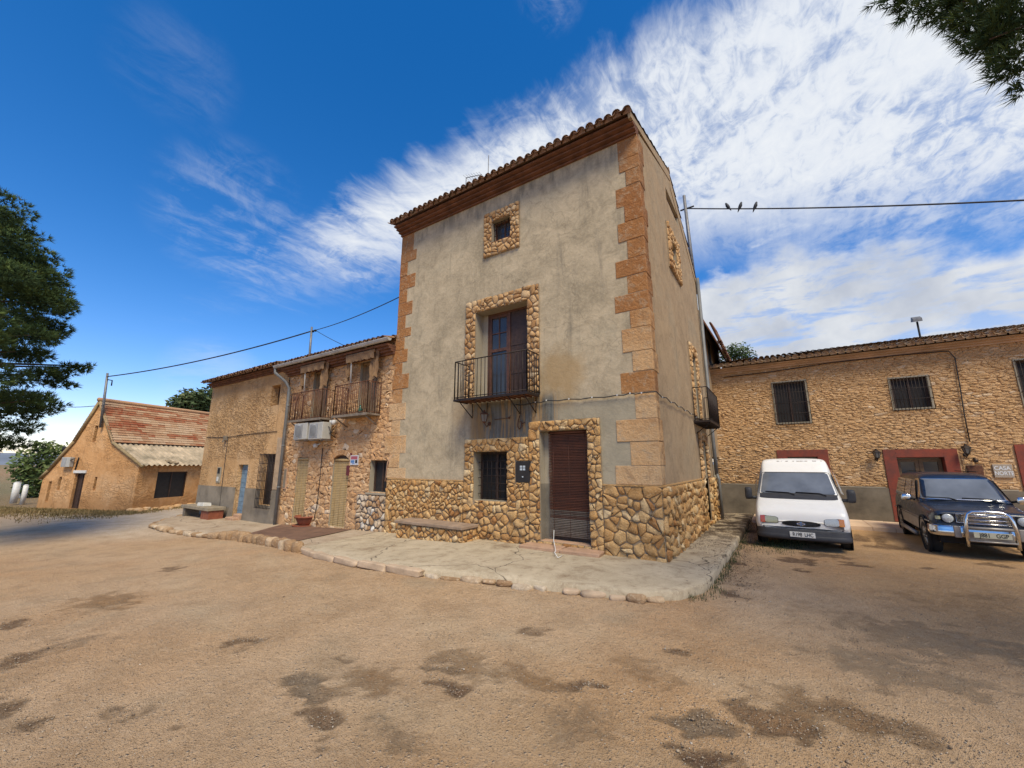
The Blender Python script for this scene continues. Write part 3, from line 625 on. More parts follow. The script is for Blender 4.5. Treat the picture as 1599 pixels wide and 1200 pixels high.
rf.build('roof',M_tile,tower)
# verge render under the tiles along the gable
v=MB()
v.hexa([(X0-.05,Y0-.40,9.2),(X0+.014,Y0-.40,9.2),(X0+.014,YRG,ZRG-.02),(X0-.05,YRG,ZRG-.02),(X0-.05,Y0-.44,9.34),(X0+.014,Y0-.44,9.34),(X0+.014,YRG,ZRG+.29),(X0-.05,YRG,ZRG+.29)])
v.hexa([(X0-.05,YRG,ZRG-.3),(X0+.014,YRG,ZRG-.3),(X0+.014,YB,8.3),(X0-.05,YB,8.3),(X0-.05,YRG,ZRG+.29),(X0+.014,YRG,ZRG+.29),(X0+.014,YB+.1,8.5),(X0-.05,YB+.1,8.5)])
v.build('verge',M_sideplaster,tower)
p=MB(); p.tube([(X0+.09,15.33,8.5),(X0+.09,15.33,2.6),(X0+.10,15.30,1.4)],.06,10); p.tube([(X0+.10,15.3,1.45),(X0+.16,15.25,1.25),(X0+.16,15.25,-.05)],.05,10); p.build('downpipe',M_pipe,tower)

# ================================================================== STONE ROW HOUSE (two balconies)
XM=-15.75; row=empty('stone_row_house',(-12.6,Y0,-.3),'two-storey ochre rubble house with twin iron balconies and tan roller blinds','house')
FM=Fr((0,Y0+.03,0),(1,0,0),(0,-1,0))
ZEV=5.42
def op(xa,ya,xb,yb,fr=FM): a=fr.hit(xa,ya);b=fr.hit(xb,yb); return a[0],b[0],b[1],a[1]
mo_w=( -10.52,-9.73,.93,1.86,.3); mo_d2=(-12.43,-11.58,-.2,2.03,.18); mo_d1=(-14.60,-13.9,-.28,1.98,.12)
mo_b1=(-14.08,-13.12,3.27,5.12,.2); mo_b2=(-11.36,-10.45,3.27,5.08,.2); mops=[mo_w,mo_d2,mo_d1,mo_b1,mo_b2]
mb=MB(); wall(mb,FM,XM,XL,-.9,ZEV+.25,mops,0,.2,1); mb.quad((XM,Y0+.03,5.67),(XL,Y0+.03,5.67),(XL,15,5.67),(XM,15,5.67),0); mb.quad((XM,15,-.9),(XM,15,5.67),(XL,15,5.67),(XL,15,-.9),0)
mb.build('wall',[M_rub2m,M_reveal],row)
st=MB(); stones(st,FM,XM,XL-.03,-.6,ZEV+.1,.27,1.8,mops+[(XM,-15.1,-.6,-.0)],h=.011,gap=.007,seed=41,n0=0,rough=.9,round_=.09,taper=.9,jit=.65,keep=lambda x,z: not(x>-10.95 and z<.85))
st.build('rubble_stonework',M_rub2,row)
st=MB(); stones(st,FM,-11.0,XL-.02,-.35,.84,.17,1.0,[],h=.04,gap=.014,seed=42,n0=.02,rough=.6); so=st.build('mosaic_cladding',M_mosaic,row,label='panel of white and ochre stones below the window')
k=MB(); k.fbox(FM,-11.0,XL,0,.025,-.5,.84); k.build('mortar_bed',M_mosm,so)
k=MB(); k.fbox(FM,-10.62,-9.68,-.28,.05,.86,.91); k.build('window_sill',M_reveal,row)
fill(row,FM,mo_w,-.2,M_black,'window',M_woodd)
for z in [.98+i*.07 for i in range(12)]: pass
def blind(parent,fr,o,n,col,name,nsl,mat,seed=1,top=.1):
    b=MB(); rg=R(seed); h=(o[3]-top-o[2])/nsl
    for i in range(nsl):
        z=o[2]+i*h; b.hexa([fr.p(o[0]+.01,z,n+.012),fr.p(o[1]-.01,z,n+.012),fr.p(o[1]-.01,z,n-.01),fr.p(o[0]+.01,z,n-.01),fr.p(o[0]+.01,z+h*.84,n+.004),fr.p(o[1]-.01,z+h*.84,n+.004),fr.p(o[1]-.01,z+h*.84,n-.01),fr.p(o[0]+.01,z+h*.84,n-.01)],0,rg.random())
    for q in (.2,.5,.8): b.tube([fr.p(o[0]+(o[1]-o[0])*q,o[2],n+.018),fr.p(o[0]+(o[1]-o[0])*q,o[3]-top,n+.018)],.005,4)
    b.tube([fr.p(o[0]+.02,o[3]-top+.045,n),fr.p(o[1]-.02,o[3]-top+.045,n)],.05,10); b.fbox(fr,o[0],o[1],n-.05,n-.03,o[2],o[3],1)  # dark backing sheet stands in for shade in the slat gaps
    return b.build(name,[mat,M_woodd],parent)
M_tan=simple('tan_roller_blind',(.42,.285,.125),.6,0,.2,6,.1,40,.002)
M_tanw=simple('tan_timber_blind',(.27,.17,.085),.7,0,.3,6,.1,40,.002)
blind(row,FM,mo_d1,-.03,None,'door_blind',38,M_tan,1); blind(row,FM,mo_d2,-.06,None,'door_blind',38,M_tan,2,.2)
blind(row,FM,mo_b1,-.1,None,'balcony_blind',40,M_tanw,3,.1); blind(row,FM,mo_b2,-.1,None,'balcony_blind',40,M_tanw,4,.1)
# arch stones above the second door
ar=MB(); cx=(mo_d2[0]+mo_d2[1])/2; rg=R(4)
for i in range(9):
    a=math.pi*(.2+.6*i/8); a2=a+.6*math.pi/8*.86; r0,r1=.62,.80
    q=[(cx-math.cos(t)*r*.98,1.52+math.sin(t)*r*.86) for t,r in ((a,r0),(a2,r0),(a2,r1),(a,r1))]
    if i==8: break
    ar.hexa([FM.p(q[0][0],q[0][1],.03),FM.p(q[1][0],q[1][1],.03),FM.p(q[1][0],q[1][1],-.15),FM.p(q[0][0],q[0][1],-.15),FM.p(q[3][0],q[3][1],.035),FM.p(q[2][0],q[2][1],.035),FM.p(q[2][0],q[2][1],-.15),FM.p(q[3][0],q[3][1],-.15)],0,rg.random())
ar.build('door_arch',M_rub2,row,bevel=.012)
for o,x in ((mo_d1,0),(mo_d2,0)):
    s=MB(); s.fbox(FM,o[0]-.15,o[1]+.12,-.1,.22,o[2]-.14,o[2]-.09 if o is mo_d1 else o[2]-.06); s.build('doorstep',M_cornice,row,bevel=.01)
# balconies
for (x0,x1,yf) in ((-14.6,-12.62,7.62),(-11.93,-10.2,7.60)):
    s=MB(); s.box(x0,x1,yf,Y0+.03,3.22,3.27,0); s.box(x0-.02,x1+.02,yf-.02,yf+.0,3.20,3.275,0)
    bo=s.build('balcony',[M_slab],row); r=MB(); railing(r,[(x0+.02,Y0),(x0+.02,yf+.02),(x1-.02,yf+.02),(x1-.02,Y0)],3.27,4.25,.092,.0115,.015); r.build('railing',M_rust,bo)
    for x in (x0+.12,x1-.12):
        r=MB(); r.tube([(x,yf+.05,3.2),(x,Y0-.15,3.02),(x,Y0,2.95)],.022,6); r.build('bracket',M_slab,bo)
# rolled awnings with hanging cloth
M_cloth=simple('faded_awning_cloth',(.23,.14,.07),.95,0,.5,5,.3,40,.01,col2=(.15,.085,.045))
for o in (mo_b1,mo_b2):
    a=MB(); rg=R(int(o[0]*-10)); x0,x1=o[0]-.3,o[1]+.22; zt=5.24; P=FM.p
    a.tube([P(x0,zt,.34),P(x1,zt,.34)],.05,10)
    n=22
    for i in range(n):
        ua=x0+(x1-x0)*i/n; ub=x0+(x1-x0)*(i+1)/n; za=zt-.2-.05*abs(math.sin(i*1.9)); zb_=zt-.2-.05*abs(math.sin((i+1)*1.9)); 
        a.quad(P(ua,zt,.38),P(ub,zt,.38),P(ub,zb_,.36+.03*math.sin(i+1)),P(ua,za,.36+.03*math.sin(i)))
    # hanging folds at the sides
    for (u0,u1,zl) in ((x1-.28,x1+.08,4.35),(x0-.06,x0+.13,4.55)):
        m_=10; vs=[]; fs=[]
        for j in range(m_+1):
            t=j/m_; u=u0+(u1-u0)*t; w=.05*math.sin(t*17)
            for q in range(7):
                z=zt-(zt-zl+.12*math.sin(t*6))*q/6; vs.append(P(u+(q/6)**2*.05*math.sin(t*5),z,.27+w*(.5+q/8)+.02*math.sin(q*2+j)))
        for j in range(m_):
            for q in range(6): fs.append((j*7+q,j*7+q+1,(j+1)*7+q+1,(j+1)*7+q))
        a.add(vs,fs,0,.5,True)
    ao=a.build('awning',M_cloth,row); r=MB(); r.tube([P(x0+.2,zt+.02,.0),P(x0+.2,zt+.02,.28),P(x0+.2,zt-.04,.30),P(x0+.2,4.35,.26)],.022,8); r.build('awning_rod',M_white,ao)
# eaves, gutter, downpipe, roof
c=MB()
for i in range(4): c.box(XM,XL-.02,Y0-.08-.09*i,Y0+.15,5.1+.07*i,5.165+.07*i,0)
c.build('cornice',M_cornice,row)
g=MB(); n=10; vs=[];fs=[]
for x in (XM-.3,XL+.22):
    for k in range(n+1): a=math.pi*k/n; vs.append((x,7.63+.075*math.cos(a),5.47-.085*math.sin(a)))
for k in range(n): fs.append((k,k+1,n+2+k,n+1+k))
g.add(vs,fs,0,.5,True); g.add([vs[k] for k in range(n+1)],[tuple(range(n+1))]); g.add([vs[n+1+k] for k in range(n+1)],[tuple(reversed(range(n+1)))]); g.box(XM-.3,XL+.22,7.545,7.56,5.46,5.48)
for x in (-14.2,-12.3,-10.6): g.box(x-.015,x+.015,7.56,7.72,5.38,5.40)
g.build('gutter',M_gutter,row)
rs=Vector((0,1,.30)).normalized(); rr=MB(); barrel_roof(rr,(XM,7.66,5.48),(1,0,0),rs,29,4.2,.211,.4,.09,seed=44); rr.quad((XM,7.72,5.47),(XL,7.72,5.47),(XL,11.6,6.68),(XM,11.6,6.68),0,.1); rr.quad((XM,11.6,6.68),(XL,11.6,6.68),(XL,15.3,5.6),(XM,15.3,5.6),0,.1)
rr.build('roof',M_tile,row)
p=MB(); p.tube([(-16.0,7.64,5.40),(-15.98,7.64,5.22),(-15.55,7.86,4.85),(-15.42,7.95,4.6),(-15.42,7.96,-.4)],.058,10)
for z in (3.9,2.4,.9): p.tube([(-15.42,7.96,z),(-15.42,7.96,z+.05)],.068,10)
p.build('downpipe',M_pipe,row)

# ================================================================== RENDERED ROW HOUSE (blue door)
XN=-22.75; pla=empty('plastered_row_house',(-19.3,Y0,-.45),'long ochre rendered house with flaking upper wall, blue plank door and grey cement dado','house')
FN=Fr((0,Y0,0),(1,0,0),(0,-1,0))
po_s=(-17.02,-16.35,4.05,4.88,.4); po_d=(-19.05,-18.2,-.42,1.73,.3); po_g=(-17.0,-16.12,.22,2.14,.25)
mb=MB(); wall(mb,FN,XN,XM,-.9,5.6,[po_s,po_d,po_g],0,.3,0)
mb.quad((XN,Y0,-.9),(XN,Y0,5.6),(XN,14,5.6),(XN,14,-.9),0); mb.add([(XN,Y0,5.6),(XN,11,6.6),(XN,14,5.6)],[(0,1,2)]); mb.quad((XN,14,-.9),(XN,14,5.6),(XM,14,5.6),(XM,14,-.9),0); mb.build('wall',[M_adobe],pla)
mb=MB(); wall(mb,Fr((0,Y0-.02,0),(1,0,0),(0,-1,0)),XN+.0,XM,-.9,.80,[(po_d[0],po_d[1],-.42,.80,.02),(po_g[0],po_g[1],.22,.80,.02)],0,.02,0); mb.quad((XN,Y0-.02,.8),(XM,Y0-.02,.8),(XM,Y0,.8),(XN,Y0,.8)); mb.build('cement_dado',M_cement,pla)
s=MB(); s.fbox(FN,-16.06,-15.66,0,.035,.82,2.75); s.build('pale_plaster_strip',simple('pale_plaster',(.42,.30,.19),.9,0,.3,4,.3,30,.006),pla)
fill(pla,FN,po_s,-.32,M_reveal,'window',M_woodd)
M_blue=simple('weathered_blue_paint',(.17,.25,.32),.75,0,.35,6,.3,40,.003,col2=(.10,.155,.21))
d=MB(); 
for i in range(11):
    z=-.3+i*.184; d.fbox(FN,po_d[0]+.02,po_d[1]-.02,-.2+(.006 if i%2 else 0),-.16+(.006 if i%2 else 0),z,z+.176)
d.build('door',M_blue,pla,label='faded blue horizontal plank door')
d=MB(); d.fbox(FN,po_d[0],po_d[1],-.29,-.21,-.42,1.73); d.build('door_backing',M_dark,pla)
for k,(u0,u1,z1,n1) in enumerate(((-19.0,-18.3,-.34,.28),(-18.75,-18.25,-.22,.1))):
    d=MB(); d.fbox(FN,u0,u1,-.15,n1,-.5,z1); d.build('door_step',M_pink,pla,bevel=.03)
fill(pla,FN,po_g,-.2,M_black,'window',M_woodd)
g=MB(); grille(g,FN,po_g[0]-.06,po_g[1]+.02,po_g[2]-.12,po_g[3]+.0,.12,.11,.32,.010,box=.12); g.build('window_grille',M_iron,pla)
c=MB()
for i in range(3): c.box(XN-.03,XM,Y0-.08-.09*i,Y0+.15,5.38+.06*i,5.43+.06*i,0)
c.build('cornice',M_cornice,pla)
rr=MB(); barrel_roof(rr,(XN-.1,7.66,5.55),(1,0,0),rs,33,3.6,.213,.4,.09,seed=45); rr.quad((XN-.05,7.72,5.55),(XM,7.72,5.55),(XM,11,6.6),(XN-.05,11,6.6),0,.1); rr.quad((XN-.05,11,6.6),(XM,11,6.6),(XM,14.3,5.5),(XN-.05,14.3,5.5),0,.1); rr.build('roof',M_tile,pla)
# wire run and meter niche
m_=MB(); m_.tube([FN.p(-22.6,3.0,.02),FN.p(-20.6,2.92,.02),FN.p(-18.5,2.98,.02),FN.p(-16.2,3.0,.02)],.012,5); m_.tube([FN.p(-20.35,2.9,.02),FN.p(-20.3,.8,.02),FN.p(-20.2,-.4,.02)],.011,5)
tag(m_.build('wall_cable',M_cable),'black cable pinned along the flaking ochre rendered wall','cable')
n_=MB(); n_.fbox(FN,-20.62,-20.42,0,.10,2.78,2.98); n_.fbox(FN,-20.57,-20.47,.1,.14,2.7,2.8); tag(n_.build('junction_box',M_cement,bevel=.008),'small grey junction box high on the ochre rendered wall','box')
n_=MB(); n_.fbox(FN,-20.95,-20.55,0,.03,.95,1.62,0); n_.fbox(FN,-20.86,-20.66,.03,.05,1.35,1.58,1); n_.fbox(FN,-20.88,-20.7,.03,.045,1.02,1.2,2); tag(n_.build('electric_meter',[M_reveal,M_dark,M_white],bevel=.006),'open white electric meter panel left of the blue door','meter')

# ================================================================== LONG STONE HOUSE on the right
lng=empty('long_stone_house',(3,YR,0),'long two-storey ochre rubble house with red door surrounds behind the vehicles','house')
XE=12.5
ro=[(.06,1.02,3.22,4.68,.18),(3.27,4.13,3.5,4.47,.18),(6.02,7.0,3.38,4.7,.18)]
rd=[(.22,1.08,0,2.0,.3),(3.08,4.15,.0,1.96,.35),(5.9,7.1,0,2.05,.3)]
mb=MB(); wall(mb,FR_,X0-.1,XE,-.6,5.45,ro+rd,0,.2,1); mb.quad((X0-.1,YR,-.6),(X0-.1,YR,5.45),(X0-.1,YR+8,5.45),(X0-.1,YR+8,-.6)); mb.quad((XE,YR,-.6),(XE,YR,5.45),(XE,YR+8,5.45),(XE,YR+8,-.6)); mb.quad((X0-.1,YR+8,-.6),(X0-.1,YR+8,5.45),(XE,YR+8,5.45),(XE,YR+8,-.6))
mb.build('wall',[M_rubm,M_reveal],lng)
st=MB(); stones(st,FR_,X0-.1,8.6,1.05,5.25,.19,2.5,[(FR_.hit(1508,727)[0]-.03,FR_.hit(1533,727)[0]+.03,1.0,1.75),(FR_.hit(1548,727)[0]-.03,FR_.hit(1579,727)[0]+.03,1.25,1.80)]+[(o[0]-.05,o[1]+.05,o[2]-.05,o[3]+.04) for o in ro]+[(-.14,1.4,0,2.2),(2.78,4.5,0,2.2),(5.55,7.5,0,2.3)],h=.014,gap=.005,seed=51,n0=0,rough=1.1,round_=.16,taper=.8)
st.build('rubble_stonework',M_rub,lng)
d=MB(); wall(d,Fr((0,YR-.03,0),(1,0,0),(0,-1,0)),X0-.1,XE,-.6,1.0,[(max(o[0],-.5)-.3,o[1]+.3,0,1.0,.03) for o in rd],0,.03,0); d.quad((X0-.1,YR-.03,1.0),(XE,YR-.03,1.0),(XE,YR,1.0),(X0-.1,YR,1.0),1); d.fbox(FR_,X0,2.7,0,.035,1.003,1.035,1); d.fbox(FR_,4.6,5.5,0,.035,1.003,1.035,1); d.build('cement_dado',[M_cementR,M_reveal],lng)
for o in rd:
    s=MB(); P=FR_; w=.3; n1=.045
    s.fbox(P,o[0]-w,o[0],0,n1,0,o[3]+.24); s.fbox(P,o[1],o[1]+w,0,n1,0,o[3]+.24); s.fbox(P,o[0],o[1],0,n1,o[3],o[3]+.24)
    s.fbox(P,o[0]-.0,o[0]+.012,-.3,0,0,o[3]); s.fbox(P,o[1]-.012,o[1],-.3,0,0,o[3]); s.fbox(P,o[0]+.012,o[1]-.012,-.3,0,o[3]-.012,o[3])
    s.build('door_surround',M_redframe,lng,bevel=.004)
    d=MB(); mu=(o[0]+o[1])/2; n=-.25
    for a_,b_ in ((o[0]+.02,mu-.005),(mu+.005,o[1]-.02)):
        d.fbox(P,a_,a_+.09,n,n+.05,0,o[3]-.04);d.fbox(P,b_-.09,b_,n,n+.05,0,o[3]-.04);d.fbox(P,a_+.09,b_-.09,n,n+.05,o[3]-.14,o[3]-.04);d.fbox(P,a_+.09,b_-.09,n,n+.05,0,.9)
    dd=d.build('door',M_woodl,lng); g=MB(); g.quad(P.p(o[0],.0,n+.02),P.p(o[1],.0,n+.02),P.p(o[1],o[3],n+.02),P.p(o[0],o[3],n+.02)); g.build('pane',M_glass,dd)
for k,o in enumerate(ro):
    s=MB(); P=FR_; s.fbox(P,o[0]-.05,o[0],0,.03,o[2]-.05,o[3]+.05);s.fbox(P,o[1],o[1]+.05,0,.03,o[2]-.05,o[3]+.05);s.fbox(P,o[0],o[1],0,.028,o[3],o[3]+.05);s.fbox(P,o[0],o[1],0,.035,o[2]-.05,o[2])
    s.build('plaster_window_band',M_reveal,lng)
    wo=fill(lng,P,o,-.12,[M_black,M_black,M_black][k],'window',M_woodd); g=MB(); grille(g,P,o[0]-.03,o[1]+.05,o[2]-.09,o[3]+.02,.09,.085,.42,.008,box=.09); g.build('grille',M_iron,wo)
c=MB(); 
c.fbox(FR_,X0-.1,XE,0,.07,5.25,5.315);c.fbox(FR_,X0-.1,XE,0,.14,5.317,5.375);c.fbox(FR_,X0-.1,XE,0,.24,5.377,5.43); c.build('cornice',M_cornice2,lng)
rs2=Vector((0,1,.25)).normalized(); rr=MB(); barrel_roof(rr,(X0-.12,YR-.40,5.45),(1,0,0),rs2,68,4.6,.215,.40,.092,seed=55); rr.quad((X0,YR-.36,5.45),(XE,YR-.36,5.45),(XE,YR+4,6.55),(X0,YR+4,6.55),0,.1); rr.quad((X0,YR+4,6.55),(XE,YR+4,6.55),(XE,YR+8.2,5.5),(X0,YR+8.2,5.5),0,.1); rr.build('roof',M_tileR,lng)

# ================================================================== REAR HOUSE behind the tower
rear=empty('rear_house',(-5,17,0),'upper part of a cream house with dark overhanging eave just behind the tower','house')
e1=pY(1096,488,16.3); e2=pY(1121,537,16.3)
mb=MB(); mb.box(-9,X0-.02,YB+.02,21.5,2,e1.z-.1,0); mb.build('wall',M_sideplaster,rear)
r=MB(); r.hexa([(e1.x-.1,15.9,e1.z-.12),(e2.x,15.9,e2.z-.05),(e2.x,21.5,e2.z-.05),(e1.x-.1,21.5,e1.z-.12),(e1.x-.1,15.9,e1.z),(e2.x,15.9,e2.z+.04),(e2.x,21.5,e2.z+.04),(e1.x-.1,21.5,e1.z)]); r.quad((-9,15.9,e1.z+1.5),(e1.x-.1,15.9,e1.z),(e1.x-.1,21.5,e1.z),(-9,21.5,e1.z+1.5))
Sx=Vector((e1.x-e2.x,0,e1.z-e2.z)).normalized(); barrel_roof(r,(e2.x+.03,15.92,e2.z+.02),(0,1,0),Sx,26,.75,.21,.38,.085,seed=57)
r.build('roof',M_cornice,rear)
w=MB(); w.box(X0-.03,X0-.005,17.2,17.9,5.7,6.7); wo=w.build('window',M_woodd,rear); g=MB(); g.box(X0-.006,X0+.01,17.26,17.84,5.76,6.64); g.build('pane',M_glass,wo)

# ================================================================== BARN on the left
A=gz(205,799,-.60); dAB=Vector((math.sin(-YAW+math.atan(130/640.)),math.cos(-YAW+math.atan(130/640.)),0)).normalized(); dG=Vector((-dAB.y,dAB.x,0))
if dG.x>0: dG=-dG
barn=empty('gabled_barn',tuple(A),'ochre adobe barn with a mottled red tiled roof, standing left of the row','barn')
FG=Fr((A.x,A.y,0),dG,Vector((-dAB.x,-dAB.y,0))); FW=Fr((A.x,A.y,0),dAB,-dG)
ap=FG.hit(158,628); br=FG.hit(178,692); er=(0.0,FW.hit(208,727)[1]); lb=FG.hit(118,690); le=FG.hit(78,735); lg=FG.hit(62,770)
LB=15.0
prof=[(0,-.9),(0,er[1]),br,ap,lb,le,(lg[0],le[1]-.35),(lg[0],-.9)]
def zprof(u):
    P_=[(0,er[1]),br,ap,lb,le,(lg[0],le[1]-.35)]
    for a,b in zip(P_,P_[1:]):
        if a[0]<=u<=b[0]: return a[1]+(b[1]-a[1])*(u-a[0])/max(1e-6,b[0]-a[0])
    return P_[-1][1]
def gop(xa,ya,xb,yb): a=FG.hit(xa,ya);b=FG.hit(xb,yb); u0,u1=min(a[0],b[0]),max(a[0],b[0]); return (u0,u1,b[1],a[1],.25)
g_door=gop(118,739,128,787); g_door=(FG.hit(129,760)[0],FG.hit(114,760)[0],-.55,FG.hit(122,739)[1],.3)
g_sl=(FG.hit(150.5,755)[0],FG.hit(146.5,755)[0],FG.hit(148,766)[1],FG.hit(148,745)[1],.2)
g_up=(FG.hit(152,675)[0],FG.hit(147,675)[0],FG.hit(149,690)[1],FG.hit(149,665)[1],.2)
g_w2=(FG.hit(95,755)[0],FG.hit(90.5,755)[0],FG.hit(93,766)[1],FG.hit(93,745)[1],.2)
g_w3=(FG.hit(79.5,760)[0],FG.hit(75,760)[0],FG.hit(77,784)[1],FG.hit(77,752)[1],.2)
gops=[g_door,g_sl,g_up,g_w2,g_w3]
mb=MB(); us=sorted({0,br[0],ap[0],lb[0],le[0],lg[0],*[o[0] for o in gops],*[o[1] for o in gops]})
for a,b in zip(us,us[1:]):
    zz_=sorted({-.9,*[z for o in gops if o[0]<(a+b)/2<o[1] for z in (o[2],o[3])]}); 
    for i,z in enumerate(zz_):
        if i+1<len(zz_):
            if any(o[0]<(a+b)/2<o[1] and o[2]<(z+zz_[i+1])/2<o[3] for o in gops): continue
            mb.quad(FG.p(a,z),FG.p(b,z),FG.p(b,zz_[i+1]),FG.p(a,zz_[i+1]))
        else: mb.quad(FG.p(a,z),FG.p(b,z),FG.p(b,zprof(b)),FG.p(a,zprof(a)))
for o in gops: wall(mb,FG,o[0],o[1],o[2],o[3],[o],0,.25,0)
w_=(FW.hit(243,760)[0],FW.hit(290,760)[0],FW.hit(265,777)[1],FW.hit(265,737)[1],.22)
wall(mb,FW,0,LB,-.9,er[1],[w_],0,.22,0)
mb.quad(FG.p(lg[0],-.9),FG.p(lg[0],le[1]-.35),FG.p(lg[0],le[1]-.35,-LB),FG.p(lg[0],-.9,-LB))
mb.build('wall',M_barn,barn)
fill(barn,FW,w_,-.1,M_black,'window',M_woodd,'wide dark double window'); fill(barn,FG,g_door,-.15,M_woodd,'door',M_woodd,'grey timber gable door')
for o in (g_sl,g_up,g_w2,g_w3): fill(barn,FG,o,-.15,M_dark,'slit_window')
l=MB(); l.fbox(FG,g_door[0]-.1,g_door[1]+.1,0,.06,g_door[3],g_door[3]+.14); l.build('door_lintel',M_white,barn)
# upper roof: flat-coursed tiles; lower roof: corrugated sheets
P=FG.p
def slope_tiles(mb,a,b,n,crs,seed,over=.12,lift=.06):
    rg=R(seed); (u0,z0),(u1,z1)=a,b   # from low to high in the gable plane
    L=LB+over
    nm=Vector((-(z1-z0),(u1-u0))).normalized(); nm=nm if nm.y>0 else -nm
    for i in range(crs):
        t0=i/crs; t1=(i+1.12)/crs
        ua,za=u0+(u1-u0)*t0,z0+(z1-z0)*t0; ub,zb=u0+(u1-u0)*t1,z0+(z1-z0)*t1
        off=rg.uniform(0,.4); s=-off
        while s<L:
            w=rg.uniform(.34,.42); sa,sb=max(0,s),min(L,s+w-.012); s+=w
            if sb<=sa: continue
            la=lift+.03+rg.uniform(-.008,.008); lb_=lift
            patch=mnoise.noise(Vector((s*.35,i*.28,seed)))+.5*mnoise.noise(Vector((s*1.3,i*.9,seed+4)))
            rn=min(1,max(0,.62-patch*1.3+rg.uniform(-.22,.22)))
            p=lambda u,z,nn,lf: FG.p(u+nm.x*lf,z+nm.y*lf,over-nn)
            mb.hexa([p(ua,za,sa,la-.03),p(ua,za,sb,la-.03),p(ub,zb,sb,lb_-.03),p(ub,zb,sa,lb_-.03),p(ua,za,sa,la),p(ua,za,sb,la),p(ub,zb,sb,lb_),p(ub,zb,sa,lb_)],0,rn)
r=MB(); slope_tiles(r,br,ap,0,17,61); slope_tiles(r,lb,ap,0,17,62); r.tube([P(ap[0],ap[1]+.12,.15),P(ap[0],ap[1]+.12,-LB)],.11,8,0,.6)
r.build('tiled_roof',M_tileB,barn,label='steep upper roof of mottled red and cream tiles')
r=MB()
def corr(a,b,seed):
    n=int(LB/.045); vs=[];fs=[]
    for i in range(n+1):
        s=i*.045-.1; h=.045*math.sin(i*.045/.27*2*math.pi)
        for (u,z) in (a,((a[0]+b[0])/2,(a[1]+b[1])/2-.03),b): vs.append(P(u,z+.06+h,-s))
    for i in range(n):
        for k in (0,1): fs.append((i*3+k,i*3+k+1,i*3+k+4,i*3+k+3))
    r.add(vs,fs,0,.5,True)
corr((-.30,er[1]-.06),(br[0]+.12,br[1]-.02),1); corr((lg[0]+.1,le[1]-.42),(lb[0]-.1,lb[1]),2)
# stones / broken tiles holding the sheets
rg=R(9)
for k in range(26):
    s=rg.choice([1.6,3.9,5.8,8.2])+rg.uniform(-.25,.25); t=rg.uniform(.06,.2); u=-.3+(br[0]+.3)*t; z=er[1]-.06+(br[1]-er[1])*t+.12
    r.box(*sum(([c_-d_,c_+d_] for c_,d_ in zip(P(u,z,-s),(rg.uniform(.05,.12),rg.uniform(.05,.12),.04))),[]))
r.build('corrugated_roof',M_corr,barn,label='lower roof of grey corrugated sheets')
v=MB()
for a,b in (((-.3,er[1]-.1),br),(br,ap),(ap,lb),(lb,le),(le,(lg[0]+.1,le[1]-.45))):
    v.tube([P(a[0],a[1]+.03,.06),P(b[0],b[1]+.03,.06)],.075,7)
v.build('verge',mk_stone('verge_mortar',[(0,(.22,.15,.08)),(.5,(.34,.25,.13)),(1,(.42,.33,.2))]),barn)
c=FG.hit(91,712); ch=MB(); ch.tube([P(c[0],c[1]-.6,-.3),P(c[0],c[1]+.25,-.3)],.14,12); cc=ch.build('flue',M_galv,barn); ch=MB(); ch.tube([P(c[0],c[1]+.25,-.3),P(c[0],c[1]+.5,-.3)],.18,12); ch.build('flue_cap',M_dark,cc)
# ================================================================== GROUND
def fbm(x,y,s=1,o=4,z=0):
    v=0;a=1;t=0
    for i in range(o): v+=a*mnoise.noise(Vector((x*s,y*s,z+i*7.3))); t+=a; a*=.55; s*=2.03
    return v/t
stains=[]  # centre, rx, ry, kind, strength
def st_(px,py,r,kind,a=1.0,ex=1.6): q=gz(px,py,-.15); stains.append((q.x,q.y,r*ex,r,kind,a))
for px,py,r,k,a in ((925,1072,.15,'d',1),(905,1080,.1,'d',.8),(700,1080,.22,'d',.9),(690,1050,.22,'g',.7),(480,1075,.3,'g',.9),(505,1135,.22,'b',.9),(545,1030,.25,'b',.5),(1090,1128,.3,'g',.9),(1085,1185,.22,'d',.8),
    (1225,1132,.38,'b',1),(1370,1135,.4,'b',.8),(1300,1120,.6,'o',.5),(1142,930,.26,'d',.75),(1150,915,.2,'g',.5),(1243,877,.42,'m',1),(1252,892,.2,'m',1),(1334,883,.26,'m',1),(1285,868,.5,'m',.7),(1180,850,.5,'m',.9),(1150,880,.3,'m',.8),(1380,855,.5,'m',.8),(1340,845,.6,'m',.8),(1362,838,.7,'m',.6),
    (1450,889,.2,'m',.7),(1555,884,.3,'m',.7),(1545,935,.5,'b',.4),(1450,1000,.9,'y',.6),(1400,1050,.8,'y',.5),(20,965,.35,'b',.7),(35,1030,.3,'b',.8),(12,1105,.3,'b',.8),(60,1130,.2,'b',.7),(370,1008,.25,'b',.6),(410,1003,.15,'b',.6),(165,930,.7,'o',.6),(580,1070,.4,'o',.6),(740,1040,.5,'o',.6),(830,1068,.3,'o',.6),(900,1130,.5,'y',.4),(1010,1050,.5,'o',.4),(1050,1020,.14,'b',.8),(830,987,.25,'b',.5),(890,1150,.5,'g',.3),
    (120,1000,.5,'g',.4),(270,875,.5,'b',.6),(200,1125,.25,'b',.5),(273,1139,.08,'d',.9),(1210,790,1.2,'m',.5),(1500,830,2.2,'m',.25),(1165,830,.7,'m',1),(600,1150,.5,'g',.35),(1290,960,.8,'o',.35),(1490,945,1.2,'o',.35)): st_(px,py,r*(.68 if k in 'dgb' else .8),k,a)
KC={'d':(.075,.036,.024),'b':(.15,.085,.045),'g':(.20,.155,.105),'o':(.44,.245,.105),'m':(.10,.055,.035),'y':(.50,.37,.235)}
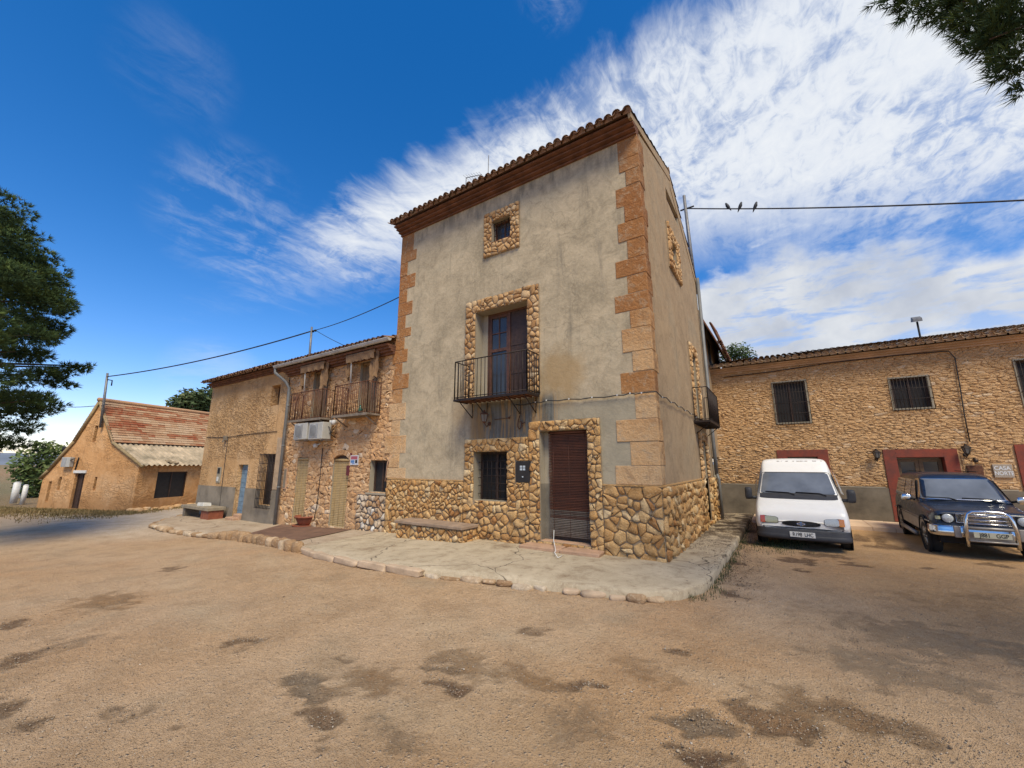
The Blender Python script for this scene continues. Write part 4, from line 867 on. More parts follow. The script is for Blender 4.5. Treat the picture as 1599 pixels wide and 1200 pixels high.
def gcol(x,y):
    n=fbm(x,y,.22,4); n2=fbm(x,y,1.3,5,9); n3=fbm(x,y,.06,3,3)
    c=lerp((.54,.345,.18),(.58,.40,.24),min(1,max(0,.5+n*1.2)))
    c=lerp(c,(.50,.27,.115),min(1,max(0,fbm(x,y,.35,4,21)*2.0))*.75)
    c=lerp(c,(.40,.30,.185),min(1,max(0,n2*1.6-.15)))
    dd=math.hypot(x,y)
    near=1-sstep(2.2,5.0,dd); c=lerp(c,(.40,.255,.13),near*(.25+.6*min(1,max(0,.5+fbm(x,y,.8,4,31)*2))))
    for (ax,ay,rad) in ((-4.5,17.5,13.6),(-4.5,17.5,15.1),(3.5,21.0,17.2),(3.5,21.0,18.7)):
        q_=abs(math.hypot(x-ax,y-ay)+.12*n-rad); 
        if q_<.32: c=lerp(c,(.60,.45,.28),.38*(1-q_/.32)*min(1,max(0,.6+2*fbm(x,y,.5,2,91))))
    w0=sstep(-.5,1.8,x)*sstep(4,8.5,y+n); c=lerp(c,(.52,.29,.115),w0*.65)
    # pale gravel lane beyond the left kerb, sunlit brightness mixed into its colour
    w=sstep(-15,-20,x+.6*n)*sstep(3.0,4.6,y+n*1.5+.0*x); c=lerp(c,(.62,.52,.39),w*.85)
    w2=sstep(-14,-24,x)*(1-sstep(3.0,4.6,y+n*1.5)); c=lerp(c,(.56,.44,.30),w2*.8)
    # verge and fields
    v=sstep(27,34,dd+3*n)*(1 if x<0 else 0); c=lerp(c,lerp((.24,.15,.075),(.14,.13,.06),min(1,max(0,.5+fbm(x,y,.05,3,5)*2.5))),v)
    base=c; amt=0; sc_=(0,0,0)
    wx=x+.25*fbm(x,y,2.5,3,40); wy=y+.25*fbm(x,y,2.5,3,50); dz=0
    for (cx,cy,rx,ry,k,a) in stains:
        dx=wx-cx;dy=wy-cy
        if abs(dx)>rx*2.2 or abs(dy)>ry*2.2: continue
        q=math.hypot(dx/rx,dy/ry)+fbm(x,y,5,4,60)*1.2
        if q<1.15:
            t=sstep(1.15,.25,q) if q>.25 else 1
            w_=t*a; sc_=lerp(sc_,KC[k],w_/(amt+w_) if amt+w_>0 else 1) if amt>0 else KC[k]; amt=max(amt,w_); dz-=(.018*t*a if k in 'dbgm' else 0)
    return base,dz,amt,sc_
def axis(a,b,st,outs):
    v=[]; x=a
    while x<=b+1e-6: v.append(x); x+=st
    lo=[a-o for o in reversed(outs)]; hi=[b+o for o in outs]; return lo+v+hi
outs=[.3,.7,1.2,2,3,4.5,7,10,15,22,32,45,65,95,150,250,450,900,1800,3500,6000]
xs=axis(-13.5,7.5,.085,outs); ys=axis(.2,12.6,.085,outs)
me=bpy.data.meshes.new('ground'); V=[];CC=[];SC=[]
for y in ys:
    for x in xs:
        c,dz,am,scc=gcol(x,y); near=1-sstep(8,20,math.hypot(x,y))
        z=zroad(x,y)+dz*near+near*(.022*fbm(x,y,.7,3,70)+.010*fbm(x,y,4.5,4,80)+.006*mnoise.noise(Vector((x*14,y*14,3))))
        if math.hypot(x,y)>40: z+=.25*fbm(x,y,.03,3,12)
        V.append((x,y,z)); CC+=[*c,1]; SC+=[*scc,am]
nx=len(xs); F=[(j*nx+i,j*nx+i+1,(j+1)*nx+i+1,(j+1)*nx+i) for j in range(len(ys)-1) for i in range(nx-1)]
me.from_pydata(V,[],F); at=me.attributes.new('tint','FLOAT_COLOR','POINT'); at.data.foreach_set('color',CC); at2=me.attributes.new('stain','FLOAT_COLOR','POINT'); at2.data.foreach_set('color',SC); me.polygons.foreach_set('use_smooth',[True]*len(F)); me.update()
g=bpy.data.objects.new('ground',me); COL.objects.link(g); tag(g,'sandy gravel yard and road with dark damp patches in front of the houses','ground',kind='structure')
def mk_ground():
    m,nt,b=newmat('gravelly_earth'); o=nt.obj(); c=nt.attr('tint')
    an=nt.new('ShaderNodeAttribute',attribute_name='stain'); sc_=an.outputs['Color']; sa=an.outputs['Alpha']
    p1=nt.voro(o,85,'F1','Color'); d1=nt.voro(o,85,'F1'); p2=nt.voro(o,32,'F1','Color'); d2=nt.voro(o,32,'F1'); n1=nt.noise(o,11,8,.75); n2=nt.noise(o,1.7,7,.7); n3=nt.noise(o,6.5,9,.82,.6)
    s1=nt.sep(p1)[0]; s2=nt.sep(p2)[0]
    c=nt.mix(nt.mr(n2,.40,.68,0,.42),c,(.30,.185,.095))
    c=nt.mix(nt.mr(n1,.50,.72,0,.40),c,(.62,.46,.30))
    c=nt.mix(nt.mr(n1,.48,.30,0,.35),c,(.30,.19,.10))
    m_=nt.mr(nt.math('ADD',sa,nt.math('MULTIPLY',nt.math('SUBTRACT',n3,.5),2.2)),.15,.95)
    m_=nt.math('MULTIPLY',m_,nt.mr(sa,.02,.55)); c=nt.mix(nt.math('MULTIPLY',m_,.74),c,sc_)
    c=nt.mix(nt.math('MULTIPLY',nt.mr(s1,.5,1,0,.65),nt.mr(d1,.5,.25)),c,(.60,.48,.34))
    c=nt.mix(nt.math('MULTIPLY',nt.mr(s1,.34,.0,0,.6),nt.mr(d1,.5,.3)),c,(.20,.125,.07))
    c=nt.mix(nt.math('MULTIPLY',nt.mr(s2,.78,.95,0,.55),nt.mr(d2,.4,.25)),c,(.58,.47,.34))
    h=nt.math('ADD',nt.math('MULTIPLY',nt.mr(d1,.5,0),.35),nt.math('ADD',nt.math('MULTIPLY',nt.math('MULTIPLY',nt.mr(d2,.45,0),nt.mr(s2,.6,.9)),.8),nt.math('ADD',nt.math('MULTIPLY',n1,1.5),nt.math('MULTIPLY',m_,-.9))))
    nrm=nt.bump(h,1.0,.034); setb(nt,b,c,.96,0,nrm,.1); return m
me.materials.append(mk_ground())
# loose stones
def rock(mb,c,sx,sy,sz,rg,mi=0,rz=0,seg=8,pw=.7):
    vs=[];fs=[]; so=rg.uniform(0,99); rows=seg//2+1; cz_,sz_=math.cos(rz),math.sin(rz)
    f=lambda v:math.copysign(abs(v)**pw,v)
    for i in range(rows+1):
        a=-math.pi/2+math.pi*i/rows
        for k in range(seg):
            b=2*math.pi*k/seg; x=f(math.cos(a))*f(math.cos(b)); y=f(math.cos(a))*f(math.sin(b)); z=f(math.sin(a))
            q=1+.22*mnoise.noise(Vector((x*1.4+so,y*1.4,z*1.4))); x,y,z=x*sx*q,y*sy*q,z*sz*q
            vs.append((c[0]+x*cz_-y*sz_,c[1]+x*sz_+y*cz_,c[2]+z))
    for i in range(rows):
        for k in range(seg): k2=(k+1)%seg; fs.append((i*seg+k,i*seg+k2,(i+1)*seg+k2,(i+1)*seg+k))
    mb.add(vs,fs,mi,rg.random(),True)
M_pebble=mk_stone('pebble',[(0,(.14,.10,.065)),(.4,(.30,.21,.13)),(.75,(.40,.31,.21)),(1,(.50,.43,.34))],ns=20,bs=.3,bd=.005)
mb=MB(); rg=R(77)
for i in range(11000):
    px=rg.uniform(-60,1660); py=rg.uniform(870,1210)**1.0
    q=gz(px,py,-.15)
    if i%2:
        s=rg.choice(stains[:46]); q=Vector((s[0]+rg.gauss(0,.5)*s[2],s[1]+rg.gauss(0,.5)*s[3],0))
    if mnoise.noise(Vector((q.x*.9,q.y*.9,5)))<rg.uniform(-.5,.35): continue
    if q.y>5.0 and q.x<-.9 : continue
    if math.hypot(q.x,q.y)>9 : continue
    r=rg.uniform(.0025,.0065)*(1 if rg.random()>.03 else 2.1); rock(mb,(q.x,q.y,zroad(q.x,q.y)+r*.2),r*rg.uniform(.8,1.5),r,r*.6,rg,0,rg.uniform(0,6),5,.85)
tag(mb.build('loose_gravel',M_pebble),'loose pebbles strewn across the sandy yard','gravel',kind='stuff')
# hills on the horizon
hb=MB(); vs=[];fs=[]; N=160
for i in range(N+1):
    az=D2R(-115+i*170/N); D=3600
    h=38+26*fbm(i*.07,0,1,4,3)+20*math.sin(i*.05)
    for d_,z in ((D-600,-4),(D-250,h*.45),(D,h),(D+500,h*.6)): vs.append((math.sin(az)*d_,math.cos(az)*d_,z))
for i in range(N):
    for k in range(3): fs.append((i*4+k,(i+1)*4+k,(i+1)*4+k+1,i*4+k+1))
hb.add(vs,fs,0,.5,True); tag(hb.build('hills',simple('far_hills',(.17,.19,.22),.95,0,.2,.004,0)),'low blue-grey hills along the horizon at the far left','hills',kind='structure')

# ================================================================== PAVEMENTS
outer=[(-1.03,17.2),(-1.05,15.4),(-1.04,12.5),(-1.07,9.8),(-1.1,8.5),(-1.10,7.6),(-1.16,6.97),(-1.4,6.42),(-1.84,6.07),(-2.44,5.92),(-3.42,5.74),(-4.15,5.58),(-5.6,5.28),(-6.98,5.26),(-8.4,5.4),(-9.5,5.62)]
inner=[(X0,17.2),(X0,15.4),(X0,12.5),(X0,9.8),(X0+.02,8.7),(X0,8.3),(X0-.02,8.15),(X0-.1,8.1),(-2.2,8.1),(-2.8,8.1),(-3.6,8.1),(-4.3,8.1),(-5.7,8.1),(-7.1,8.1),(-8.7,8.1),(-9.9,8.1)]
def dens(L,n):
    o=[]
    for a,b in zip(L,L[1:]):
        for i in range(n): t=i/n; o.append((a[0]+(b[0]-a[0])*t,a[1]+(b[1]-a[1])*t))
    return o+[L[-1]]
def slab(outer,inner,name,mat,label,cat,thick=.13,edge=.015,K=8,n=6,seed=0):
    O=dens(outer,n);I=dens(inner,n); vs=[];fs=[]
    for (a,b) in zip(O,I):
        ja=edge*mnoise.noise(Vector((a[0]*3,a[1]*3,seed)))*2
        d=Vector((b[0]-a[0],b[1]-a[1])).normalized(); a=(a[0]+d.x*ja,a[1]+d.y*ja)
        zt=zpav(a[0])
        vs.append((a[0]-d.x*.01,a[1]-d.y*.01,zt-thick-.06)); vs.append((a[0],a[1],zt-.025+.012*mnoise.noise(Vector((a[0]*7,a[1]*7,2)))))
        for k in range(K+1):
            t=k/K*.985+.015; x=a[0]+(b[0]-a[0])*t; y=a[1]+(b[1]-a[1])*t
            vs.append((x,y,zpav(x)+.010*mnoise.noise(Vector((x*1.5,y*1.5,seed)))))
    m=K+3
    for i in range(len(O)-1):
        for k in range(m-1): fs.append((i*m+k,i*m+k+1,(i+1)*m+k+1,(i+1)*m+k))
    s=MB(); s.add(vs,fs,0,.5,True); return tag(s.build(name,mat),label,cat,kind='structure')
def mk_conc(name,c1,c2,cd):
    m,nt,b=newmat(name); o=nt.obj(); s=nt.sep(o); n=nt.noise(o,1.6,8,.7,.7); c=nt.ramp(n,[(.32,cd),(.45,c1),(.66,c2)])
    c=nt.mix(nt.mr(nt.noise(o,5,7,.7,.5),.5,.68,0,.6),c,cd); c=nt.mix(nt.mr(nt.noise(o,40,3,.6),.5,.75,0,.35),c,tuple(x*1.35 for x in c2))
    cr=nt.voro(nt.vm('ADD',o,nt.vm('SCALE',nt.noise(o,1.1,4,.5,0,1),None)),.42,'DISTANCE_TO_EDGE'); c=nt.mix(nt.mr(cr,0,.008,.8,0),c,(.04,.03,.022))
    # leaf litter towards the dark corner beside the tower
    lit=nt.math('MULTIPLY',nt.mr(s[1],9.2,13),nt.mr(nt.noise(o,2.4,6,.7),.40,.56)); c=nt.mix(nt.math('MULTIPLY',lit,.9),c,(.05,.032,.022))
    setb(nt,b,c,.93,0,nt.bump(nt.noise(o,7,8,.7),.5,.02),.15); return m
M_conc=mk_conc('worn_concrete',(.39,.315,.21),(.48,.39,.265),(.23,.165,.10))
M_concL=mk_conc('dusty_concrete',(.36,.275,.185),(.43,.34,.24),(.25,.175,.11))
slab(outer,inner,'pavement',M_conc,'worn grey concrete apron curving round the tower house','pavement',seed=1)
outL=[(-9.5,5.62),(-10.8,5.85),(-12.2,5.95),(-13.5,6.05),(-15,5.9),(-16.5,5.85),(-18.5,5.75),(-20,5.85),(-21.3,6.6),(-22.3,7.5)]
inL=[(-9.9,8.1),(-11,8.1),(-12.3,8.1),(-13.6,8.1),(-15,8.1),(-16.6,8.1),(-18.6,8.1),(-20.1,8.1),(-21.4,8.1),(-22.6,8.1)]
slab(outL,inL,'terrace_pavement',M_concL,'dusty concrete terrace before the row houses, edged by rough kerb stones','pavement',seed=2)
M_patio=simple('patio_tiles',(.17,.095,.058),.75,0,.4,3,.3,30,.004)
pt=MB(); out_=dens([(-10.55,6.1),(-11.5,6.12),(-12.6,6.14),(-13.55,6.2)],4); in_=dens([(-11.1,8.05),(-12.3,8.05),(-13.7,8.05),(-15.1,8.05)],4); K=6; vs=[];fs=[]
for a,b in zip(out_,in_):
    for k in range(K+1): t=k/K; x=a[0]+(b[0]-a[0])*t; y=a[1]+(b[1]-a[1])*t; vs.append((x,y,zpav(x)+.016))
for i in range(len(out_)-1):
    for k in range(K): fs.append((i*(K+1)+k,i*(K+1)+k+1,(i+1)*(K+1)+k+1,(i+1)*(K+1)+k))
pt.add(vs,fs); tag(pt.build('patio',M_patio),'dark brown tiled patio in front of the stone row house','patio',kind='structure')
pt=MB(); 
for i in range(28):
    x=-1.0+i*.5; rg=R(i); pt.box(x+.004,x+.496,YR-1.75+rg.uniform(-.01,.01),YR,-.25,-.02+rg.uniform(-.004,.004))
tag(pt.build('pink_pavement',simple('pink_paving',(.64,.46,.31),.85,0,.2,3,.3,20,.006),bevel=.01),'narrow pinkish stone pavement along the foot of the long stone house','pavement',kind='structure')
# kerb of rough stones
kerb=empty('stone_kerb',(-14.5,5.9,-.4),'rough ochre kerb stones edging the row house terrace','kerb'); M_kerb=mk_stone('kerb_stone',[(0,(.28,.17,.09)),(.35,(.38,.24,.125)),(.7,(.46,.32,.19)),(1,(.56,.46,.33))],ns=5,bs=.9,bd=.04)
def along(L,s):
    acc=0
    for a,b in zip(L,L[1:]):
        l=math.hypot(b[0]-a[0],b[1]-a[1])
        if acc+l>=s: t=(s-acc)/l; return a[0]+(b[0]-a[0])*t,a[1]+(b[1]-a[1])*t,math.atan2(b[1]-a[1],b[0]-a[0])
        acc+=l
    return None
rg=R(12); s=.15
while True:
    w=rg.uniform(.22,.5) if s<5.5 else rg.uniform(.15,.42)
    q=along(outL,s+w/2)
    if not q: break
    h=rg.uniform(.10,.17) if s<5.5 else rg.uniform(.05,.09)
    m_=MB(); rock(m_,(q[0],q[1]-.02,zpav(q[0])-.05-(0 if s<5.5 else .02)+rg.uniform(-.02,.02)),w*.55,rg.uniform(.11,.17),h,rg,0,q[2]+rg.uniform(-.15,.15),16,.62); m_.build('kerb_stone',M_kerb,kerb); s+=w*rg.uniform(.98,1.15)
kerb2=empty('slab_kerb',(-6,5.4,0),'cream stone slabs and crumbling stones edging the concrete apron','kerb')
oR=list(reversed(outer)); s=.1; rg=R(14)
M_kslab=simple('cream_kerb_slab',(.47,.34,.22),.9,0,.3,3,.6,20,.015)
while s<9.6:
    big=s<5.0; w=rg.uniform(.7,1.2) if s<3.9 else rg.uniform(.16,.4); q=along(oR,s+w/2)
    if not q: break
    if s<3.9:
        m_=MB(); rock(m_,(q[0],q[1]-.0,zpav(q[0])-.075),w*.51,.10,.062,rg,0,q[2]+rg.uniform(-.03,.03),24,.32); m_.build('kerb_slab',M_kslab,kerb2)
    elif s<7.9 and rg.random()<.8:
        m_=MB(); rock(m_,(q[0],q[1]+rg.uniform(-.02,.04),-.085-rg.uniform(0,.05)),w*.5,rg.uniform(.06,.13),rg.uniform(.03,.075),rg,0,q[2]+rg.uniform(-.4,.4),14,.5); m_.build('kerb_stone',M_kerb if rg.random()<.6 else M_kslab,kerb2)
    s+=w*1.03

# ================================================================== BENCHES, PLANTER and small things
bn=empty('stone_bench',(-7.4,7.5,0),'low stone-faced bench against the tower, left of the barred window','bench')
b1=pY(617,822,7.42); b2=pY(721,824,7.42); BX0,BX1=b1.x,b2.x; BT=.335
m_=MB(); m_.box(BX0+.03,BX1-.03,7.48,Y0-.08,-.3,BT-.07); m_.build('core',M_cladm,bn)
m_=MB(); FB=Fr((0,7.48,0),(1,0,0),(0,-1,0)); stones(m_,FB,BX0+.03,BX1-.03,-.12,BT-.08,.14,1,[],h=.045,gap=.012,seed=71); stones(m_,Fr((BX1-.03,0,0),(0,1,0),(1,0,0)),7.48,Y0-.08,-.12,BT-.08,.14,1,[],h=.04,gap=.012,seed=72); m_.build('stone_face',M_clad,bn)
m_=MB(); m_.box(BX0-.03,BX1+.02,7.40,Y0-.06,BT-.07,BT); m_.build('seat_slab',simple('bench_slab',(.30,.21,.14),.9,0,.3,4,.5,25,.01),bn,bevel=.012)
cb=empty('concrete_bench',(-20.6,7.4,-.45),'concrete bench on brick supports at the left end of the row, by the grey dado','bench')
c1=pY(284,796,7.35); c2=pY(326,800,7.35); m_=MB(); zt=pY(300,790,7.35).z; m_.box(c1.x,c2.x,7.3,7.95,zt-.13,zt); m_.build('seat_slab',simple('rough_concrete',(.27,.22,.15),.92,0,.3,4,.5,25,.01),cb,bevel=.015)
for xa,xb in ((c1.x+.1,c1.x+.3),(c2.x-.75,c2.x-.05)): m_=MB(); m_.box(xa,xb,7.36,7.9,-.7,zt-.132); m_.build('support',M_terra if xa>c1.x+.5 else M_cement,cb,bevel=.01)
m_=MB(); q=pY(320,788,7.6); m_.hexa([(q.x-.25,7.4,zt+.001),(q.x+.25,7.45,zt+.001),(q.x+.28,7.75,zt+.001),(q.x-.2,7.7,zt+.001),(q.x-.28,7.42,zt+.14),(q.x+.22,7.46,zt+.16),(q.x+.24,7.74,zt+.13),(q.x-.22,7.7,zt+.12)]); tag(m_.build('white_block',simple('white_block',(.6,.58,.52),.8),bevel=.02),'white block lying on the concrete bench by the grey dado','block')
pl_=empty('bowl_planter',tuple(gz(479,819,-.28)),'wide brown terracotta bowl planter on a saucer, on the patio','planter'); q=gz(479,820,-.28); z=zpav(q.x)+.016
m_=MB(); m_.lathe([(.0,.03),(.24,.03),(.30,.12),(.36,.24),(.37,.27),(.41,.28),(.41,.33),(.37,.33),(.35,.26),(0,.25)],(q.x,q.y,z),n=28); m_.build('bowl',M_terra,pl_)
m_=MB(); m_.lathe([(0,0),(.36,0),(.38,.035),(.34,.03),(0,.028)],(q.x-.06,q.y-.06,z+.001),n=28); m_.build('saucer',M_terra,pl_)
m_=MB(); m_.lathe([(0,.262),(.34,.262)],(q.x,q.y,z),n=20); m_.build('soil',simple('dry_soil',(.09,.06,.04),.95),pl_)
# air conditioners under the balcony
def louvre(mb,f,x0,x1,z0,z1,n):
    for i in range(n): z=z0+(z1-z0)*(i+.5)/n; mb.fbox(f,x0,x1,.001,.012,z-.008,z+.004)
def zz8(x,y): return (430+x/5.219,530+y/5.219)
FA=Fr((0,7.62,0),(1,0,0),(0,-1,0)); M_acw=simple('air_conditioner_white',(.40,.385,.34),.5,0,.12,4,.05,30,.002); M_acg=simple('air_conditioner_grille',(.33,.33,.32),.6)
for k,(xa,xb) in enumerate(((158,258),(277,352))):
    u0,zt=FA.hit(*zz8(xa,690 if k==0 else 683)); u1,_=FA.hit(*zz8(xb,690)); u1=u0+.80; zb_=zt-.56
    a=empty('air_conditioner',((u0+u1)/2,7.8,zb_),['white air conditioner unit under the left balcony, nearer the downpipe','white air conditioner unit under the left balcony, nearer the arched door'][k],'air conditioner','air conditioners under the balcony')
    m_=MB(); m_.fbox(FA,u0,u1,-.32,0,zb_,zt); m_.build('casing',M_acw,a,bevel=.015)
    m_=MB(); m_.lathe([(.0,-.012),(.2,-.012),(.235,-.004),(.235,.003)],FA.p(u0+.3,(zb_+zt)/2,.0),'y',24,0); m_.fbox(FA,u0+.06,u0+.54,.001,.004,zb_+.04,zt-.04); louvre(m_,FA,u0+.07,u0+.53,zb_+.06,zt-.06,14); m_.build('fan_grille',M_acg,a)
    for ub in (u0+.1,u1-.1): m_=MB(); m_.tube([FA.p(ub,zb_-.025,-.02),FA.p(ub,zb_-.025,-.47)],.018,6); m_.build('bracket',M_acg,a)
    m_=MB(); m_.tube([FA.p(u1,zt-.15,-.2),FA.p(u1+.08,zt-.17,-.2),FA.p(u1+.1,zt-.4,-.25),FA.p(u1+.06,zt-.5,-.45)],.014,6); m_.tube([FA.p(u1,zt-.35,-.25),FA.p(u1+.05,zt-.38,-.25),FA.p(u1+.05,zt-.1,-.45)],.012,6); m_.build('pipe',M_cable,a)
# wall lanterns
def lantern(q,label,col=M_iron,sc_=1.0,cat='lantern',out=.22):
    a=empty('wall_lantern',tuple(q),label,cat,'wall lanterns'); x,y,z=q
    m_=MB(); m_.tube([(x,y,z-.16*sc_),(x,y-out*.5,z-.24*sc_),(x,y-out,z-.17*sc_)],.012,6); m_.lathe([(.0,0),(.05,0),(.05,.02),(0,.02)],(x,y-.02,z-.16*sc_),'y',10); m_.build('bracket',col,a)
    m_=MB(); m_.lathe([(0,.17),(.025,.15),(.03,.12),(.11,.07),(.12,.05),(.0,.05)],(x,y-out,z),n=6,smooth=False); m_.lathe([(.0,-.17),(.03,-.16),(.055,-.13),(.06,-.12),(0,-.12)],(x,y-out,z),n=6,smooth=False)
    for k in range(6): an=math.pi*k/3; m_.tube([(x+.10*math.cos(an),y-out+.10*math.sin(an),z+.05),(x+.058*math.cos(an),y-out+.058*math.sin(an),z-.12)],.006,4)
    m_.build('frame',col,a); m_=MB(); m_.lathe([(.094,.05),(.053,-.12)],(x,y-out,z),n=6,smooth=False); m_.build('lamp_glass',simple('lamp_glass',(.16,.15,.13),.3),a)
    return a
def onfr(fr,x,y,n=0): u,z=fr.hit(x,y,n); return fr.p(u,z,0)
q=onfr(FR_,1369,709,.22); lantern(q,'black wall lantern to the left of the red double doorway')
q=onfr(FR_,1509,702,.22); lantern(q,'black wall lantern above the rusty meter door, right of the red doorway')
q=onfr(FT,757,651,.2); lantern(q,'rusty square lantern under the tower balcony',M_rust)
m_=MB(); q=onfr(FR_,1520,717); m_.tube([q,q+Vector((0,-.08,.02)),q+Vector((0,-.14,-.03))],.02,6); m_.lathe([(0,-.06),(.05,-.05),(.06,.03),(0,.04)],q+Vector((0,-.14,-.05)),n=10); tag(m_.build('spotlight',M_iron),'small black spotlight above the rusty meter door','spotlight')
m_=MB(); u0,z1=FR_.hit(1508,727); u1,_=FR_.hit(1533,727); m_.fbox(FR_,u0,u1,0,.05,z1-.55,z1); m_.fbox(FR_,u0+.02,u1-.02,.05,.06,z1-.53,z1-.02); tag(m_.build('meter_door',M_rust,bevel=.005),'rusty brown meter cupboard door beside the red doorway','cupboard door')
u0,z1=FR_.hit(1548,725.5); u1=FR_.hit(1579,728)[0]; zb_=z1-.37
M_sign=simple('glazed_sign',(.33,.275,.21),.4,0,.15,8,.05,30,.002); M_letter=simple('white_letters',(.60,.62,.62),.5,0,.05,5,0)
sg=empty('house_sign',tuple(FR_.p(u0,zb_,0)),'grey rectangular sign with white lettering, left of the far red surround','sign')
m_=MB(); m_.fbox(FR_,u0,u1,0,.05,zb_,z1); m_.build('plate',M_sign,sg,bevel=.006)
m_=MB(); uc=(u0+u1)/2; add_text(m_,'CASA',.15,FR_.p(uc-.01,z1-.11,.052),(1,0,0),(0,0,1),(0,-1,0),sx=.85); add_text(m_,'NORTE',.15,FR_.p(uc+.01,z1-.255,.052),(1,0,0),(0,0,1),(0,-1,0),sx=.75); m_.build('lettering',M_letter,sg)
# meter panel on the tower
u0,z1=FT.hit(806,721,.04); u1=FT.hit(828,721,.04)[0]; zb_=FT.hit(806,753,.04)[1]
mp=empty('meter_panel',tuple(FT.p(u0,zb_,0)),'black meter panel set in the stone between the barred window and the blind door','meter'); m_=MB(); m_.fbox(FT,u0,u1,.0,.065,zb_,z1); m_.build('casing',M_black,mp,bevel=.006)
m_=MB(); uc=(u0+u1)/2
for du in (-.07,.01):
    for dz in (.14,.2): m_.fbox(FT,uc+du,uc+du+.06,.066,.07,z1-dz,z1-dz+.045)
m_.fbox(FT,uc-.015,uc+.02,.066,.07,z1-.36,z1-.33); m_.build('white_dials',simple('pale_dial',(.45,.5,.53),.5),mp)
# signs on row house
FMo=FM; u0,z1=FM.hit(549,711.5); u1=FM.hit(561,711)[0]; zb_=FM.hit(549,726.5)[1]
sg=empty('wall_tile_sign',tuple(FM.p(u0,zb_,0)),'small white tile sign with a red heading and blue picture, right of the arched door','sign'); m_=MB(); m_.fbox(FM,u0,u1,0,.035,zb_,z1); m_.build('tile',simple('white_tile',(.6,.6,.62),.3),sg,bevel=.004)
m_=MB(); h=z1-zb_; w_=u1-u0; m_.fbox(FM,u0+.03,u1-.03,.036,.039,z1-h*.42,z1-.03); m_.build('heading',simple('tile_red',(.42,.10,.12),.4),sg)
m_=MB(); m_.fbox(FM,u0+.04,u0+w_*.55,.036,.039,zb_+h*.22,zb_+h*.5); m_.fbox(FM,u0+w_*.25,u0+w_*.6,.036,.0385,zb_+.03,zb_+h*.17); m_.build('picture',simple('tile_blue',(.08,.2,.42),.4),sg); m_=MB(); m_.fbox(FM,u0+w_*.66,u1-.03,.036,.039,zb_+.06,zb_+h*.52); m_.build('figure',M_dark,sg)
M_plaq=simple('dark_red_plaque',(.13,.02,.025),.5)
m_=MB(); u,z=FM.hit(549,709); u0_=FM.hit(543.5,712)[0]; u1_=FM.hit(548,712)[0]; za,zb2=FM.hit(546,727.5)[1],FM.hit(546,743)[1]; m_.fbox(FM,u0_,u1_,0,.03,zb2,za); tag(m_.build('plaque',M_plaq,bevel=.004),'narrow dark red plaque beside the arched door, below the tile sign','plaque')
m_=MB(); za,zb2=FM.hit(549,708)[1],FM.hit(549,716.5)[1]; u0_=FM.hit(547.5,712)[0]; m_.fbox(FM,u0_,u0_+.08,.0,.03,zb2,za); tag(m_.build('plaque',M_plaq,bevel=.004),'small dark red plaque at the upper left corner of the tile sign','plaque')
# row house bits
m_=MB(); q=onfr(FM,497,697); m_.lathe([(0,.0),(.07,.01),(.09,.08),(.05,.14),(0,.15)],q+Vector((0,-.1,-.06)),n=12); m_.tube([q+Vector((-.18,-.02,.05)),q+Vector((0,-.1,0)),q+Vector((.16,-.03,.08))],.018,6); tag(m_.build('wall_lamp',M_white),'white wall lamp under the air conditioners','lamp')
m_=MB(); q=onfr(FM,528,661); m_.lathe([(0,-.09),(.08,-.08),(.09,.02),(.04,.07),(0,.08)],q+Vector((.12,-.22,.0)),'x',12); m_.tube([q,q+Vector((0,-.2,.06)),q+Vector((.1,-.22,.0))],.025,6); m_.lathe([(0,-.05),(.05,-.04),(.055,.03),(0,.04)],q+Vector((-.18,-.15,.05)),n=10); tag(m_.build('wall_camera',M_white),'cream floodlight between the undersides of the two row balconies','floodlight')
m_=MB(); u,z=FM.hit(505,700); m_.tube([FM.p(u,z,.03),FM.p(u-.0,1.2,.03),FM.p(u-.03,.4,.03),FM.p(u-.12,-.1,.04)],.012,5); tag(m_.build('wall_cable',M_cable),'thin cable running down the row house between the two tan blinds','cable')
m_=MB(); u,z=FM.hit(446,731); m_.fbox(FM,u,u+.22,0,.05,z-.75,z); m_.fbox(FM,u+.04,u+.18,.05,.06,z-.7,z-.05,1); tag(m_.build('letter_box',[M_pink,M_cement],bevel=.006),'narrow pale framed panel between the downpipe and the left tan blind','panel')
m_=MB(); x,y=-10.62,7.68; m_.lathe([(0,0),(.06,0),(.065,.14),(.03,.2),(.025,.26),(0,.26)],(x,y,3.27),n=12); tag(m_.build('bottle',simple('green_bottle',(.03,.13,.09),.2)),'green bottle on the right row balcony','bottle')
m_=MB(); u,z=FM.hit(467,622); q=FM.p(u,z,.12); m_.lathe([(0,-.1),(.07,-.1),(.09,.02),(0,.03)],q,n=10); m_.lathe([(.09,.021),(.1,.08),(.06,.16),(0,.17)],q,n=8,mi=1); tag(m_.build('hanging_pot',[M_dark,M_cloth]),'small pot with dried plant hung left of the left awning','pot')
# pale pipe by row window
m_=MB(); p0=onfr(FM,612,711,.03);p1=onfr(FM,606,722,.03);p2=onfr(FM,602,752,.03); m_.tube([p+Vector((0,-.04,0)) for p in (p0,p1,p2)],.022,7); tag(m_.build('drain_pipe',M_pink),'thin pale pipe beside the row house window, next to the tower corner stones','pipe')
